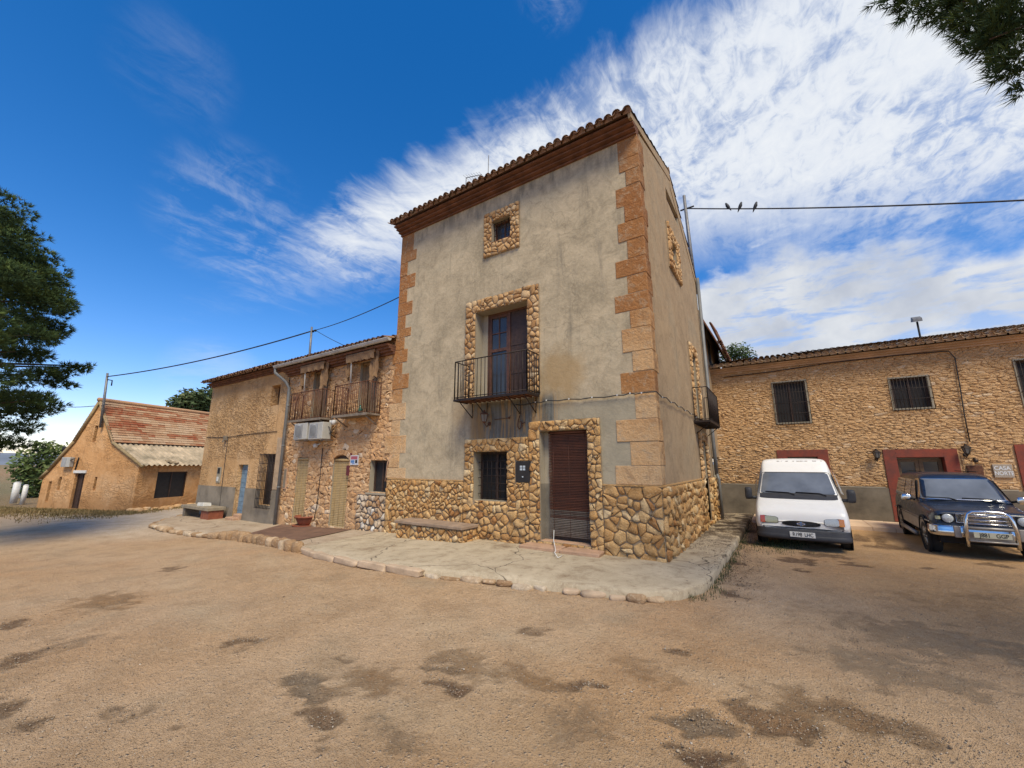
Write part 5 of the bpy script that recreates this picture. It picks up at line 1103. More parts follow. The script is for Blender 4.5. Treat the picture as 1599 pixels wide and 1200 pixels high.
# rusty hook and wall fittings on the tower
m_=MB(); q=onfr(FT,812,658); m_.tube([q+Vector((.02,-.03,.14)),q+Vector((-.03,-.03,.02)),q+Vector((-.05,-.03,-.12)),q+Vector((0,-.03,-.19)),q+Vector((.06,-.03,-.13)),q+Vector((.06,-.03,-.03)),q+Vector((.01,-.03,0))],.011,6); m_.tube([q+Vector((.06,-.03,-.08)),q+Vector((.15,-.03,-.04))],.01,5); tag(m_.build('iron_hook',M_rust),'curled rusty iron hook above the blind doorway','hook')
m_=MB(); a_=onfr(FT,773,656);b_=onfr(FT,796,653); m_.tube([a_+Vector((0,-.03,0)),b_+Vector((0,-.03,0)),b_+Vector((.05,-.03,.05))],.007,5); m_.lathe([(0,0),(.025,0),(.025,.02),(0,.02)],b_+Vector((.0,-.04,0)),'y',8); tag(m_.build('wire_stub',M_rust),'short rusty wire stub on the stained plaster under the tower balcony','wire')
# festoon cable along the tower
pix=[(802,633),(838,629),(855,626),(890,624),(926,621.5),(965,618),(985,615),(1003,614.5)]
pts=[]; 
for i,(x,y) in enumerate(pix):
    pts.append(onfr(FT,x,y)+Vector((0,-.05,0)))
    if i+1<len(pix): mx=(x+pix[i+1][0])/2; my=(y+pix[i+1][1])/2+1.6; pts.append(onfr(FT,mx,my)+Vector((0,-.05,0)))
zc=pts[-1].z; pts.append(Vector((X0+.05,Y0-.05,zc)))
for i in range(1,12): t=i/11; pts.append(Vector((X0+.05,Y0+t*4.4,zc-.03*t-(.05 if i%2 else 0))))
fc=empty('facade_cable',tuple(pts[0]),'dark cable with white clips strung along the tower at balcony level','cable'); m_=MB(); m_.tube(pts,.011,5); m_.build('wire',M_cable,fc)
m_=MB()
for p in pts[2::2]: m_.box(p.x-.013,p.x+.013,p.y-.015,p.y+.015,p.z-.012,p.z+.016)
m_.build('clips',simple('white_clip',(.6,.6,.57),.6),fc)
# white hose over the step
p=[FT.hit(866,838,.0)]; q0=pY(865.5,828,Y0-.02-.0); q1=pY(865.5,848,Y0-.28); q2=pY(867,862,7.62); m_=MB(); q2=gz(866,863,.08); q3=gz(871,871,.02); q4=gz(878,868,.02)
m_.tube([FT.p(q0.x,q0.z,.03),FT.p(q0.x,.16,.06),Vector((q2.x,q2.y+.05,.10)),q2+Vector((0,0,.0)),q3,q4],.0075,6); tag(m_.build('white_hose',simple('white_hose',(.72,.70,.64),.4),None),'thin white hose hanging from the blind door over the stone step','hose')

# ================================================================== POLES, CABLES, AERIALS, BIRDS
def pole(pa,pb,Y,r,label,ins=True,name='utility_pole'):
    a=pY(*pa,Y);b=pY(*pb,Y); e=empty(name,tuple(b),label,'pole'); m_=MB(); m_.tube([b,a],[r*1.15,r*.8],8); m_.build('shaft',M_galv,e)
    if ins:
        m_=MB()
        for dz in (.12,.3): m_.tube([a+Vector((-.02,0,-dz)),a+Vector((.22,0,-dz+.02))],.018,6); m_.lathe([(0,-.04),(.04,-.03),(.04,.04),(0,.06)],a+Vector((.22,0,-dz+.04)),n=8)
        m_.build('insulator',M_dark,e)
    return a
uG,zG=FG.hit(168,583,.25); a1=FG.p(uG,zG,.25); uB,zB=FG.hit(157,668,.12); bq=FG.p(uB,zB,.12)
e=empty('utility_pole',tuple(bq),'thin leaning pole bolted to the barn gable','pole'); m_=MB(); m_.tube([bq,a1],[.07,.05],8); m_.build('shaft',M_galv,e); m_=MB(); m_.tube([a1+Vector((0,0,-.35)),a1+Vector((.2,.2,-.4)),a1+Vector((.25,.2,-.7))],.03,6); m_.build('insulator',M_dark,e)
a2=pY(487,511,9.6); b2_=pY(483,565,9.6); e=empty('utility_pole',tuple(b2_),'grey pole with insulators rising from the stone row house roof','pole'); m_=MB(); m_.tube([b2_-Vector((0,0,.6)),a2],[.055,.045],8); m_.build('shaft',M_galv,e)
m_=MB(); m_.tube([a2+Vector((-.25,0,-.2)),a2+Vector((.35,0,-.2))],.02,6)
for dx in (.15,.33): m_.lathe([(0,-.09),(.045,-.07),(.05,0),(0,.02)],a2+Vector((dx,0,-.2)),n=8)
m_.build('insulator',M_dark,e)
a3=pX(1068,306,X0+.02+.08); a3=Vector((a3.x,15.36,a3.z)); a3=pY(1068,306,15.5); b3=pY(1084.5,440,15.5)
e=empty('utility_pole',tuple(b3),'tall thin pole fixed to the rear corner of the tower','pole'); m_=MB(); m_.tube([b3-Vector((0,0,.5)),a3],[.075,.055],8); m_.build('shaft',M_galv,e)
k3=pY(1073,326,15.5); m_=MB(); m_.tube([k3+Vector((-.25,0,0)),k3+Vector((.25,-.02,0))],.03,6); m_.build('insulator',M_dark,e)
def cable(p,q,sag,label,r=.018,n=24,thick=None):
    pts=[p.lerp(q,i/n)-Vector((0,0,sag*4*(i/n)*(1-i/n))) for i in range(n+1)]; m_=MB(); m_.tube(pts,r,5); tag(m_.build('overhead_cable',M_cable),label,'cable'); return pts
s2=a2+Vector((0,0,-.2))
cable(a1+Vector((0,0,-.2)),s2,.25,'overhead cable from the barn pole to the row house pole',.03)
endt=pY(630,461,8.3); cable(s2,endt,.12,'overhead cable from the row house pole to the tower edge',.016)
cable(s2+Vector((.3,0,0)),pY(540,541,8.6),.03,'short cable from the row house pole down to its roof',.012)
far=pY(1640,311,14.5); wp=cable(k3,far,.10,'overhead cable with three birds, right of the tower',.024)
cable(pD(106,636,40),pD(168,632,30),.05,'thin far cable to the left of the barn ridge',.02)
M_bird=simple('dark_plumage',(.02,.02,.022),.6)
for i,(bx,face) in enumerate(((1137,-1),(1156,1),(1180,1))):
    best=None
    for k in range(400):
        t=k/399; p=k3.lerp(far,t)-Vector((0,0,.10*4*t*(1-t)))
        d=abs(proj(p)[0]-bx)
        if best is None or d<best[0]: best=(d,p)
    p=best[1]; m_=MB(); L=.17; f=face
    body=[(-.17*f,-.13),(-.10*f,-.04),(-.04*f,.03),(.02*f,.10),(.05*f,.155),(.075*f,.19),(.10*f,.205),(.145*f,.195)]
    rr_=[.012,.028,.055,.06,.045,.036,.03,.004]
    m_.tube([p+Vector((a*.55,.0,b+.03)) for a,b in body],rr_,9); m_.tube([p+Vector((-.02*f,0,.05)),p+Vector((-.03*f,-.03,-.005))],.006,4); m_.tube([p+Vector((-.0*f,0,.05)),p+Vector((-.0*f,.03,-.005))],.006,4)
    tag(m_.build('perched_bird',M_bird),['dark bird on the cable, nearest the tower','dark bird on the cable, between the two others','dark bird on the cable, farthest from the tower'][i],'bird','birds perched on the cable')
# aerials on the tower roof
q=pY(762,270,9.6); t_=pY(763,243,9.6); e=empty('mast_aerial',tuple(q),'thin upright whip aerial on the tower roof','aerial'); m_=MB(); m_.tube([q-Vector((0,0,.8)),t_],.014,6); m_.build('mast',M_galv,e)
q=pY(727,287,9.6); e=empty('yagi_aerial',tuple(q),'horizontal television aerial low over the tower roof tiles','aerial'); t_=pY(728,278,9.6); m_=MB(); m_.tube([q-Vector((0,0,.6)),t_],.016,6); m_.build('mast',M_galv,e); t2=pY(752,273,9.6); m_=MB(); m_.tube([t_,t2],.012,6)
for k in range(7): c=t_.lerp(t2,k/6); m_.tube([c+Vector((0,-.16,0)),c+Vector((0,.16,0))],.006,4)
m_.build('boom',M_galv,e)
# floodlight on long house roof
q=pY(1436,522,YR+2.0); t_=pY(1432,503,YR+2.0); e=empty('roof_floodlight',tuple(q),'small grey floodlight on a post above the long house roof','floodlight'); m_=MB(); m_.tube([q-Vector((0,0,.6)),t_],.03,8); m_.build('post',M_dark,e); m_=MB(); m_.hexa([t_+Vector(v) for v in ((-.12,-.12,-.02),(.12,-.12,-.02),(.14,.1,.04),(-.14,.1,.04),(-.12,-.12,.1),(.12,-.12,.1),(.12,.1,.22),(-.12,.1,.22))]); m_.build('lamp_head',M_galv,e)
# cable on long house
m_=MB(); ps=[onfr(FR_,x,y)+Vector((0,-.06,0)) for x,y in ((1130,590),(1200,582),(1300,567),(1400,556),(1480,549),(1490,560),(1497,600),(1505,650),(1513,690))]
m_.tube(ps,.016,5); tag(m_.build('wall_cable',M_cable),'black cable under the long house eave and down to the right lantern','cable')
# barn air conditioner
u,z=FG.hit(110,722); a=empty('air_conditioner',tuple(FG.p(u,z,.2)),'white air conditioner unit high on the barn gable','air conditioner'); m_=MB(); m_.fbox(FG,u-.3,u+.3,.02,.22,z-.26,z+.26); m_.build('casing',M_acw,a,bevel=.02); m_=MB(); m_.fbox(FG,u-.05,u+.25,.22,.23,z-.2,z+.2); m_.build('fan_grille',M_acg,a)
m_=MB(); m_.tube([FG.p(u-.3,z+.1,.2),FG.p(u-.6,z+.25,.05),FG.p(u-.5,z-.4,.04)],.03,5); m_.build('pipe',M_cable,a)
for k,(px,pyb,pyt,w) in enumerate(((22,778,754,.15),(36,780,758,.11))):
    b=gz(px,pyb,-1.0); b=pD(px,pyb,38); h=(pyb-pyt)/627*38*.60; m_=MB(); m_.tube([b-Vector((0,0,.3)),b+Vector((.0,0,h))],w,10); m_.tube([b+Vector((0,0,h)),b+Vector((0,0,h+.05))],[w*1.02,w*.5],10); tag(m_.build('gate_pillar',M_white),['thick white gate pillar at the far left of the field','slimmer white gate pillar nearer the fig tree'][k],'pillar','white gate pillars')

# ================================================================== VEHICLES
def mk_paint(name,col,rough=.3,dirt=(.2,.15,.1),da=.35,coat=.5,met=0):
    m,nt,b=newmat(name); o=nt.obj(); s=nt.sep(o); n=nt.noise(o,3,6,.65); dz=nt.mr(s[2],.75,.25); c=nt.mix(nt.math('MULTIPLY',nt.mr(nt.noise(o,2.2,6,.7),.4,.65,.1,1),nt.math('MULTIPLY',dz,da)),col,dirt)
    c=nt.mix(nt.mr(n,.4,.8,0,.14),c,dirt); setb(nt,b,c,nt.mr(n,.3,.7,rough*.8,rough*1.5),met,nt.bump(nt.noise(o,1.2,2),.03,.02),.5,coat); return m
M_vanw=mk_paint('van_white_paint',(.74,.72,.67),.4,(.45,.40,.32),.5,.2); M_navy=mk_paint('navy_paint',(.008,.015,.032),.28,(.05,.045,.04),.35,.2)
M_plast=simple('black_plastic',(.035,.035,.038),.6,0,.3,6,.1,40,.002); M_tyre=simple('tyre_rubber',(.02,.019,.018),.85,0,.3,8,.2,30,.004); M_rim=simple('alloy_rim',(.35,.35,.34),.35,.8,.2,8,0)
M_chrome=simple('chrome',(.62,.62,.62),.18,1,.15,6,.05,20,.002); M_sil=simple('dull_silver_trim',(.30,.27,.235),.45,.4,.3,4,.05,20,.002); M_under=simple('underbody',(.01,.01,.01),.9)
def lampm(name,col,rough=.12):
    m,nt,b=newmat(name); setb(nt,b,nt.ramp(nt.voro(nt.obj(),55),[(0,tuple(x*.6 for x in col)),(.5,col)]),rough,0,nt.bump(nt.voro(nt.obj(),60),.3,.004),.8); return m
M_head=lampm('headlamp_lens',(.42,.44,.44)); M_heady=lampm('yellowed_headlamp_lens',(.34,.34,.22)); M_amber=lampm('amber_lens',(.55,.19,.02)); M_redl=lampm('red_amber_lens',(.42,.06,.015))
M_plate=simple('number_plate',(.62,.61,.56),.5,0,.12,10,0); M_plateY=simple('aged_number_plate',(.42,.40,.29),.6,0,.12,10,0); M_char=simple('plate_characters',(.012,.012,.014),.5,0,.1,5,0); M_seat=simple('seat_cloth',(.05,.05,.055),.9)
def loft(secs,mats,name,parent,sub=2,mi=0):
    """secs: list of (x,[half profile (y,z) bottom->top])"""
    vs=[];fs=[]; n=len(secs[0][1])
    ring=2*n-2
    for x,h in secs:
        L=[(y,z) for y,z in h]+[(-y,z) for y,z in reversed(h[1:-1])]
        vs+=[(x,y,z) for y,z in L]
    for i in range(len(secs)-1):
        for k in range(ring): k2=(k+1)%ring; fs.append((i*ring+k,i*ring+k2,(i+1)*ring+k2,(i+1)*ring+k))
    m_=MB(); m_.add(vs,fs,mi,.5,True)
    for e_,rev in ((0,False),(len(secs)-1,True)):
        c=[e_*ring+k for k in range(ring)]
        for k in range(1,n-1):
            a,b=k,k+1; a2=(ring-k)%ring; b2=(ring-k-1)%ring
            f=[c[a],c[b],c[b2],c[a2]] if b<n-1 else [c[a],c[b],c[a2]]
            m_.add([],[] ); m_.f.append(f if not rev else f[::-1]); m_.mi.append(mi); m_.r.append(.5); m_.sm.append(True)
        f=[c[0],c[1],c[ring-1]]; m_.f.append(f if not rev else f[::-1]); m_.mi.append(mi); m_.r.append(.5); m_.sm.append(True)
    o=m_.build(name,mats,parent); 
    s=o.modifiers.new('sub','SUBSURF'); s.levels=sub; s.render_levels=sub; return o
def sweep(path,prof,mats,name,parent):
    P_=[Vector((a,b,0)) for a,b in path]; vs=[];fs=[]; n=len(prof)
    for i,p in enumerate(P_):
        t=(P_[min(i+1,len(P_)-1)]-P_[max(0,i-1)]).normalized(); nn=Vector((t.y,-t.x,0)); nn=nn if nn.dot(p-Vector((0,0,0)))>0 or True else -nn
        for o_,z in prof: vs.append(p+nn*o_+Vector((0,0,z)))
    for i in range(len(P_)-1):
        for k in range(n-1): fs.append((i*n+k,i*n+k+1,(i+1)*n+k+1,(i+1)*n+k))
    m_=MB(); m_.add(vs,fs,0,.5,True); return m_.build(name,mats,parent)
def bump_path(xf,w,back,rc=.22,n=8):
    L=[(back,-w)]
    for i in range(n+1): a=math.pi/2*i/n; L.append((xf-rc-.05+rc*math.sin(a)*1.0,-w+rc*1.3*(1-math.cos(a))))
    for k in range(1,8): y=(-w+rc*1.3)*(1-k/4); L.append((xf-.05+.05*(1-(y/(w-rc*1.3))**2),y))
    for i in range(n,-1,-1): a=math.pi/2*i/n; L.append((xf-rc-.05+rc*math.sin(a)*1.0,w-rc*1.3*(1-math.cos(a))))
    L.append((back,w)); return L
def rpatch(mb,f,rad=.2,mi=0,rings=5,inner=0.0,n=6,k=.5):
    """rounded rectangle in (s,t) in [-1,1]^2 mapped by f"""
    pts=[]
    for cx,cy,a0 in ((1-rad,1-rad,0),(-1+rad,1-rad,90),(-1+rad,-1+rad,180),(1-rad,-1+rad,270)):
        for i in range(n+1): a=D2R(a0+90*i/n); pts.append((cx+rad*math.cos(a),cy+rad*math.sin(a)))
    # densify straight runs
    P_=[]
    for a,b in zip(pts,pts[1:]+pts[:1]):
        d=math.hypot(b[0]-a[0],b[1]-a[1]); q=max(1,int(d/.25))
        for i in range(q): P_.append((a[0]+(b[0]-a[0])*i/q,a[1]+(b[1]-a[1])*i/q))
    m=len(P_); vs=[];fs=[]
    lv=[1-(1-inner)*i/rings for i in range(rings+1)]
    for l in lv:
        for s,t in P_: vs.append(f(s*max(l,1e-3),t*max(l,1e-3)))
    for i in range(rings):
        for q in range(m): q2=(q+1)%m; fs.append((i*m+q,i*m+q2,(i+1)*m+q2,(i+1)*m+q))
    mb.add(vs,fs,mi,.5,True)
from mathutils.bvhtree import BVHTree
def snapper(*objs):
    dg=bpy.context.evaluated_depsgraph_get(); T=[BVHTree.FromObject(o,dg) for o in objs]
    def sn(y,z,off=.01,x0=4.0):
        best=None
        for t in T:
            h=t.ray_cast(Vector((x0,y,z)),Vector((-1,0,0)))
            if h[0] is not None and (best is None or h[0].x>best[0].x): best=h
        if best is None:
            for t in T:
                h=t.find_nearest(Vector((x0-1.8,y,z)))
                if h[0] is not None and (best is None or h[0].x>best[0].x): best=h
            return (best[0].x+off,y,z)
        n=best[1]; n=n if n.x>0 else -n
        return (best[0].x+n.x*off,y+n.y*off,z+n.z*off)
    return sn
def wheel(parent,x,y,r,w,label=None,alloy=True):
    s=1 if y>0 else -1
    m_=MB(); m_.lathe([(r*.62,-w/2),(r*.9,-w/2),(r,-w/2+.03),(r,w/2-.03),(r*.9,w/2),(r*.62,w/2),(r*.6,0),(r*.62,-w/2)],(x,y,r),'y',28); wo=m_.build('wheel',M_tyre,parent)
    m_=MB(); q=lambda rr,h:(rr,h*s); m_.lathe([q(.0,w/2-.03),q(r*.2,w/2-.03),q(r*.25,w/2-.06),q(r*.5,w/2-.05),q(r*.62,w/2-.005),q(r*.62,-w/2)],(x,y,r),'y',20)
    if alloy:
        for k in range(6): a=k*math.pi/3; m_.tube([(x+r*.15*math.cos(a),y+s*(w/2-.02),r+r*.15*math.sin(a)),(x+r*.57*math.cos(a),y+s*(w/2-.015),r+r*.57*math.sin(a))],.022,5)
    m_.build('rim',M_rim,wo); return wo
def number_plate(parent,txt,x,z,w,h,mat,ft=1):
    m_=MB(); m_.box(x,x+.012,-w/2,w/2,z-h/2,z+h/2); p=m_.build('number_plate',mat,parent,bevel=.003)
    for word,yc in zip(txt.split(),(-w*.20,w*.255)):
        m_=MB(); add_text(m_,word,h*.98,(x+.0135,yc,z-.002),(0,1,0),(0,0,1),(1,0,0),sx=.80,ext=.0008); m_.build('plate_text',M_char,p)
# ---------------- white van
SV=.97
van=empty('white_van',(0,0,0),'white panel van with black mirrors parked nose out by the long stone house','van',local=True)
van.location=(.27,13.72,-.145); van.rotation_euler=(0,0,D2R(-91)); van.scale=(SV,SV*.95,SV)
H=2.35 # half length, nose at +H
def vs_(x,zb,wb,zs,ws,zt,wt,r=.06): # half profile
    return (x,[(0,zb),(wb-.05,zb),(wb,zb+.06),(ws,zs-.03),(ws-.005,zs+.02),((ws+wt)/2+.01,(zs+zt)/2),(wt+.015,zt-r*1.6),(wt-.02,zt-r*.35),(wt-.12,zt),(wt*.5,zt+.015),(0,zt+.02)])
secs=[vs_(H-.0,.46,.78,.54,.82,.62,.78,.02),vs_(H-.015,.44,.84,.56,.88,.76,.85,.03),vs_(H-.07,.40,.89,.58,.935,.87,.89,.035),vs_(H-.16,.34,.94,.64,.96,.93,.90,.04),vs_(H-.50,.34,.955,.78,.97,1.04,.915,.05),vs_(H-.86,.34,.965,.90,.97,1.145,.90,.05),
 vs_(H-.93,.34,.965,.93,.97,1.20,.88,.05),vs_(H-1.26,.34,.97,1.05,.965,1.56,.81,.08),vs_(H-1.44,.34,.97,1.08,.965,1.77,.775,.09),vs_(H-1.54,.34,.97,1.08,.965,1.94,.765,.09),vs_(H-1.62,.34,.97,1.08,.965,2.045,.765,.09),vs_(H-1.8,.34,.97,1.08,.965,2.085,.775,.10),vs_(H-2.4,.34,.97,1.08,.965,2.10,.785,.11),vs_(-H+.15,.34,.97,1.08,.965,2.08,.785,.11),vs_(-H,.38,.94,1.08,.93,2.0,.74,.11)]
body=loft(secs,M_vanw,'body',van,2); sn=snapper(body)
def wsf(off,gx=1.0,gt=1.0):
    def f(s,t):
        s*=gx;t*=gt; u=(t+1)/2; hw=.865-.105*u; return sn(s*hw,1.20+.545*u-.02*s*s*(1-u),off)
    return f
m_=MB(); rpatch(m_,wsf(.006),.13,0,4); m_.build('windscreen_seal',M_plast,van)
m_=MB(); rpatch(m_,wsf(.012,.95,.90),.13,0,6); ws=m_.build('windscreen',M_screen,van)
m_=MB(); rpatch(m_,lambda s,t:sn(.84*s,1.155+.055*t,.012),.3,0,3); m_.build('cowl_panel',M_plast,van)
for y0,y1 in ((-.05,-.70),(.62,-.02)):
    m_=MB(); p=[Vector(sn(y0,1.17,.03)),Vector(sn(y0*.8+y1*.2,1.22,.03)),Vector(sn(y1,1.24,.025))]; m_.tube(p,.012,5); m_.build('wiper',M_dark,van)
bp=sweep(bump_path(H+.11,.955,H-.55),[(-.20,.245),(-.03,.245),(-.008,.26),(0,.285),(0,.335),(-.012,.35),(-.018,.36),(-.018,.455),(-.035,.48),(-.2,.485)],M_plast,'bumper',van)
m_=MB(); rpatch(m_,lambda s,t:sn(.385*s,.60+.062*t,.008),.85,0,3); rpatch(m_,lambda s,t:sn(.385*s,.60+.062*t,.022),.85,0,1,.92)
gr=m_.build('grille',M_dark,van)
for k in range(3): z=.57+k*.03; m_=MB(); m_.tube([sn(-.30,z,.02),sn(0,z,.02),sn(.30,z,.02)],.005,5); m_.build('grille_bar',M_plast,gr)
m_=MB(); rpatch(m_,lambda s,t:sn(.085*s,.60+.034*t,.03),1.0); m_.build('badge',M_chrome,gr); m_=MB(); rpatch(m_,lambda s,t:sn(.07*s,.60+.023*t,.033),1.0); m_.build('badge_field',simple('badge_blue',(.08,.10,.16),.3),gr)
for s in (-1,1):
    m_=MB(); rpatch(m_,lambda a,t,s=s:sn(s*(.64+.185*a),.665+.088*t-.012*(1-a)*(t>0),.004),.4,0,4); ho=m_.build('lamp_surround',M_dark,van)
    m_=MB(); rpatch(m_,lambda a,t,s=s:sn(s*(.60+.135*a),.665+(.078-.02*(1-a)*.5*(t>0))*t,.012),.45,0,4); m_.build('headlight',M_heady if s<0 else M_head,ho)
    m_=MB(); rpatch(m_,lambda a,t,s=s:sn(s*(.785+.05*a),.665+.078*t,.013),.2,0,3); m_.build('indicator',M_redl if s<0 else M_amber,ho)
number_plate(van,'R198 LHC',H+.108,.375,.50,.115,M_plate)
for s in (-1,1):
    m_=MB(); rock(m_,(H-.95,s*1.12,1.19),.07,.085,.15,R(3),0,0,16,.45); mo=m_.build('mirror',M_plast,van); m_=MB(); m_.tube([(H-1.0,s*.93,1.09),(H-.96,s*1.07,1.09)],.04,7); m_.build('mirror_arm',M_plast,mo)
    m_=MB(); P4=[(H-1.0,s*.972,1.22),(H-1.75,s*.975,1.22),(H-1.75,s*.86,1.78),(H-1.42,s*.845,1.78)]; m_.quad(*[(x,y+s*.012,z) for x,y,z in P4]); m_.build('side_window',M_screen,van)
for x in (H-.84,-H+.95):
    for s in (-1,1):
        wheel(van,x,s*.86,.31,.19,alloy=False); m_=MB(); m_.lathe([(0,0),(.37,0),(.37,.02*s),(.33,.025*s),(0,.02*s)],(x,s*.962,.33),'y',24); m_.build('wheel_arch',M_under,van)
m_=MB(); m_.box(-H+.2,H-.2,-.8,.8,.2,.40); m_.build('underbody',M_under,van)
m_=MB(); rpatch(m_,lambda s,t:sn(.80*s,.50+.012*t,.006),.5,0,1); m_.build('panel_gap',M_dark,van)
m_=MB(); rg=R(3)
for k in range(16): y=rg.uniform(-.68,.7); p=sn(y,2.03,.002); rock(m_,p,.012,rg.uniform(.01,.045),.006,rg,0,0,6)
m_.build('rust_flecks',M_rust,van)

# ---------------- dark off-roader
SS=.93
suv=empty('offroad_car',(0,0,0),'dark navy off-road car with a chrome bull bar parked at the right edge','car',local=True)
suv.location=(3.40,14.40,-.145); suv.rotation_euler=(0,0,D2R(-92.3)); suv.scale=(SS,SS,SS)
H=2.25
def ls(x,zb,w,zs,zt,wt): return (x,[(0,zb),(w-.06,zb),(w-.01,zb+.05),(w,zb+.12),(w+.005,zs-.05),(w-.02,zs),(wt+.02,zt-.035),(wt-.05,zt),(wt*.5,zt+.012),(0,zt+.018)])
secs=[ls(H-.04,.52,.74,.78,.93,.70),ls(H-.06,.50,.80,.80,.985,.74),ls(H-.20,.48,.84,.88,1.02,.75),ls(H-.9,.46,.85,.94,1.075,.76),ls(H-1.22,.44,.855,.98,1.12,.78),ls(H-1.3,.44,.855,.98,1.13,.80),ls(0,.42,.855,1.0,1.14,.80),ls(-H+.3,.42,.855,1.0,1.14,.80),ls(-H+.03,.46,.84,1.0,1.14,.79),ls(-H,.5,.80,1.0,1.12,.76)]
bd=loft(secs,M_navy,'body',suv,2)
def gs(x,z0,w0,z1,w1): return (x,[(0,z0),(w0-.02,z0),(w0,z0+.02),(w0-.01,z0+.06),((w0+w1)/2,(z0+z1)/2),(w1+.01,z1-.09),(w1-.03,z1-.02),(w1-.12,z1+.01),(w1*.5,z1+.03),(0,z1+.035)])
secs=[gs(H-1.22,1.08,.78,1.14,.70),gs(H-1.27,1.08,.80,1.20,.72),gs(H-1.58,1.08,.81,1.56,.665),gs(H-1.78,1.08,.81,1.72,.64),gs(H-1.95,1.08,.81,1.765,.64),gs(0,1.08,.81,1.80,.65),gs(-H+.35,1.08,.81,1.79,.65),gs(-H+.12,1.08,.79,1.72,.63),gs(-H+.04,1.08,.77,1.4,.66)]
cb_=loft(secs,M_navy,'cabin',suv,2); sn=snapper(bd,cb_)
def sw(off,gx=1,gt=1):
    def f(s,t):
        s*=gx;t*=gt;u=(t+1)/2; return sn(s*(.765-.115*u),1.175+.50*u,off)
    return f
m_=MB(); rpatch(m_,sw(.012,1.0,.99),.1,0,3,.955); m_.build('windscreen_trim',M_chrome,suv)
m_=MB(); rpatch(m_,sw(.010,.965,.95),.1,0,6); m_.build('windscreen',M_screen,suv)
for y0,y1 in ((-.1,-.66),(.55,-.02)):
    m_=MB(); m_.tube([Vector(sn(y0,1.17,.02)),Vector(sn(y0*.75+y1*.25,1.205,.025)),Vector(sn(y1,1.215,.02))],.010,5); m_.build('wiper',M_dark,suv)
for s in (-1,1):
    for k,(xa,xb,xc,xd) in enumerate(((H-1.42,H-2.12,H-2.12,H-1.86),(H-2.18,H-2.95,H-2.95,H-2.18),(H-3.02,-H+.25,-H+.32,H-3.02))):
        m_=MB(); m_.quad((xa,s*.815,1.16),(xb,s*.815,1.16),(xc,s*.70,1.64),(xd,s*.70,1.64)); m_.build('side_window',M_screen,suv)
    m_=MB(); m_.box(-H+.4,H-.55,s*.862-.012,s*.862+.012,.46,.72); m_.build('side_cladding',M_sil,suv,bevel=.006)
    m_=MB(); m_.box(-H+.1,H-.1,s*.868-.01,s*.868+.01,.74,.765); m_.build('side_moulding',M_sil,suv,bevel=.006)
    m_=MB(); m_.tube([(H-1.35,s*.93,.33),(-H+1.35,s*.93,.33)],.05,8); m_.build('running_board',M_sil,suv)
    m_=MB(); rock(m_,(H-1.45,s*.99,1.20),.05,.095,.075,R(5),0,0,16,.5); mo=m_.build('mirror',M_chrome,suv); m_=MB(); m_.tube([(H-1.5,s*.82,1.15),(H-1.46,s*.93,1.18)],.03,6); m_.build('mirror_arm',M_dark,mo)
    for x in (H-.72,-H+.8):
        wheel(suv,x,s*.76,.355,.235); m_=MB(); m_.lathe([(0,0),(.44,0),(.44,.045*s),(.40,.05*s),(.40,.01*s),(0,.01*s)],(x,s*.845,.40),'y',26); m_.build('wheel_arch',M_under,suv)
    m_=MB(); c=Vector(sn(s*.56,.845,0)); m_.lathe([(.0,.035),(.05,.03),(.085,.018),(.098,0.002),(.10,-.05)],c,'x',22); hl=m_.build('headlight',M_head,suv); m_=MB(); m_.lathe([(.098,.012),(.112,.012),(.112,-.05),(.098,-.05)],c,'x',22); m_.build('lamp_ring',M_dark,hl)
    m_=MB(); rpatch(m_,lambda a,t,s=s:sn(s*(.715+.04*a),.85+.035*t,.008),.3,0,3); m_.build('indicator',M_heady,suv)
m_=MB(); rpatch(m_,lambda a,t:sn(.425*a,.855+.085*t,.006),.12,0,4); gr=m_.build('grille',M_dark,suv); m_=MB()
for k in range(6):
    z=.785+k*.029; xx=sn(0,.86,.012)[0]; m_.box(xx-.03,xx,-.42,.42,z-.006,z+.006)
q=[Vector(sn(y,z,.012)) for y,z in ((-.43,.765),(-.43,.945),(.43,.945),(.43,.765),(-.43,.765))]; m_.tube(q,.009,5,caps=False)
m_.build('grille_slats',M_chrome,gr)
sweep(bump_path(H+.11,.88,H-.5,.2),[(-.2,.46),(-.05,.46),(-.01,.48),(0,.52),(0,.60),(-.01,.62),(-.005,.66),(-.02,.69),(-.05,.70),(-.2,.70)],M_chrome,'bumper',suv)
for s in (-1,1): m_=MB(); m_.box(H+.05,H+.115,s*.47-.055,s*.47+.055,.455,.70); m_.build('bumper_overrider',M_sil,suv,bevel=.015)
m_=MB(); m_.box(H+.04,H+.108,-.34,.34,.40,.60); m_.build('bumper_insert',M_sil,suv,bevel=.015)
m_=MB(); X=H+.22
hoop=[(X-.06,-.36,.30),(X,-.36,.60),(X,-.335,.86),(X-.02,-.30,.97),(X-.03,-.22,1.02),(X-.03,0,1.03),(X-.03,.22,1.02),(X-.02,.30,.97),(X,.335,.86),(X,.36,.60),(X-.06,.36,.30)]
m_.tube(hoop,.034,10); bb=m_.build('bull_bar',M_chrome,suv)
for z in (.69,.42,.78,.86,.94): m_=MB(); m_.tube([(X,-.345,z),(X+.01,0,z),(X,.345,z)],.028 if z==.69 else (.018 if z==.42 else .012),8); m_.build('cross_bar',M_sil if z<.7 else M_chrome,bb)
number_plate(suv,'J881 GGP',X+.028,.555,.54,.115,M_plateY)
m_=MB(); m_.box(-H+.2,H-.15,-.72,.72,.30,.46); m_.build('underbody',M_under,suv)
for s in (-.5,.5): m_=MB(); m_.tube([(-H+.6,s,1.845),(H-2.1,s,1.845)],.012,6); m_.build('roof_rail',M_dark,suv)

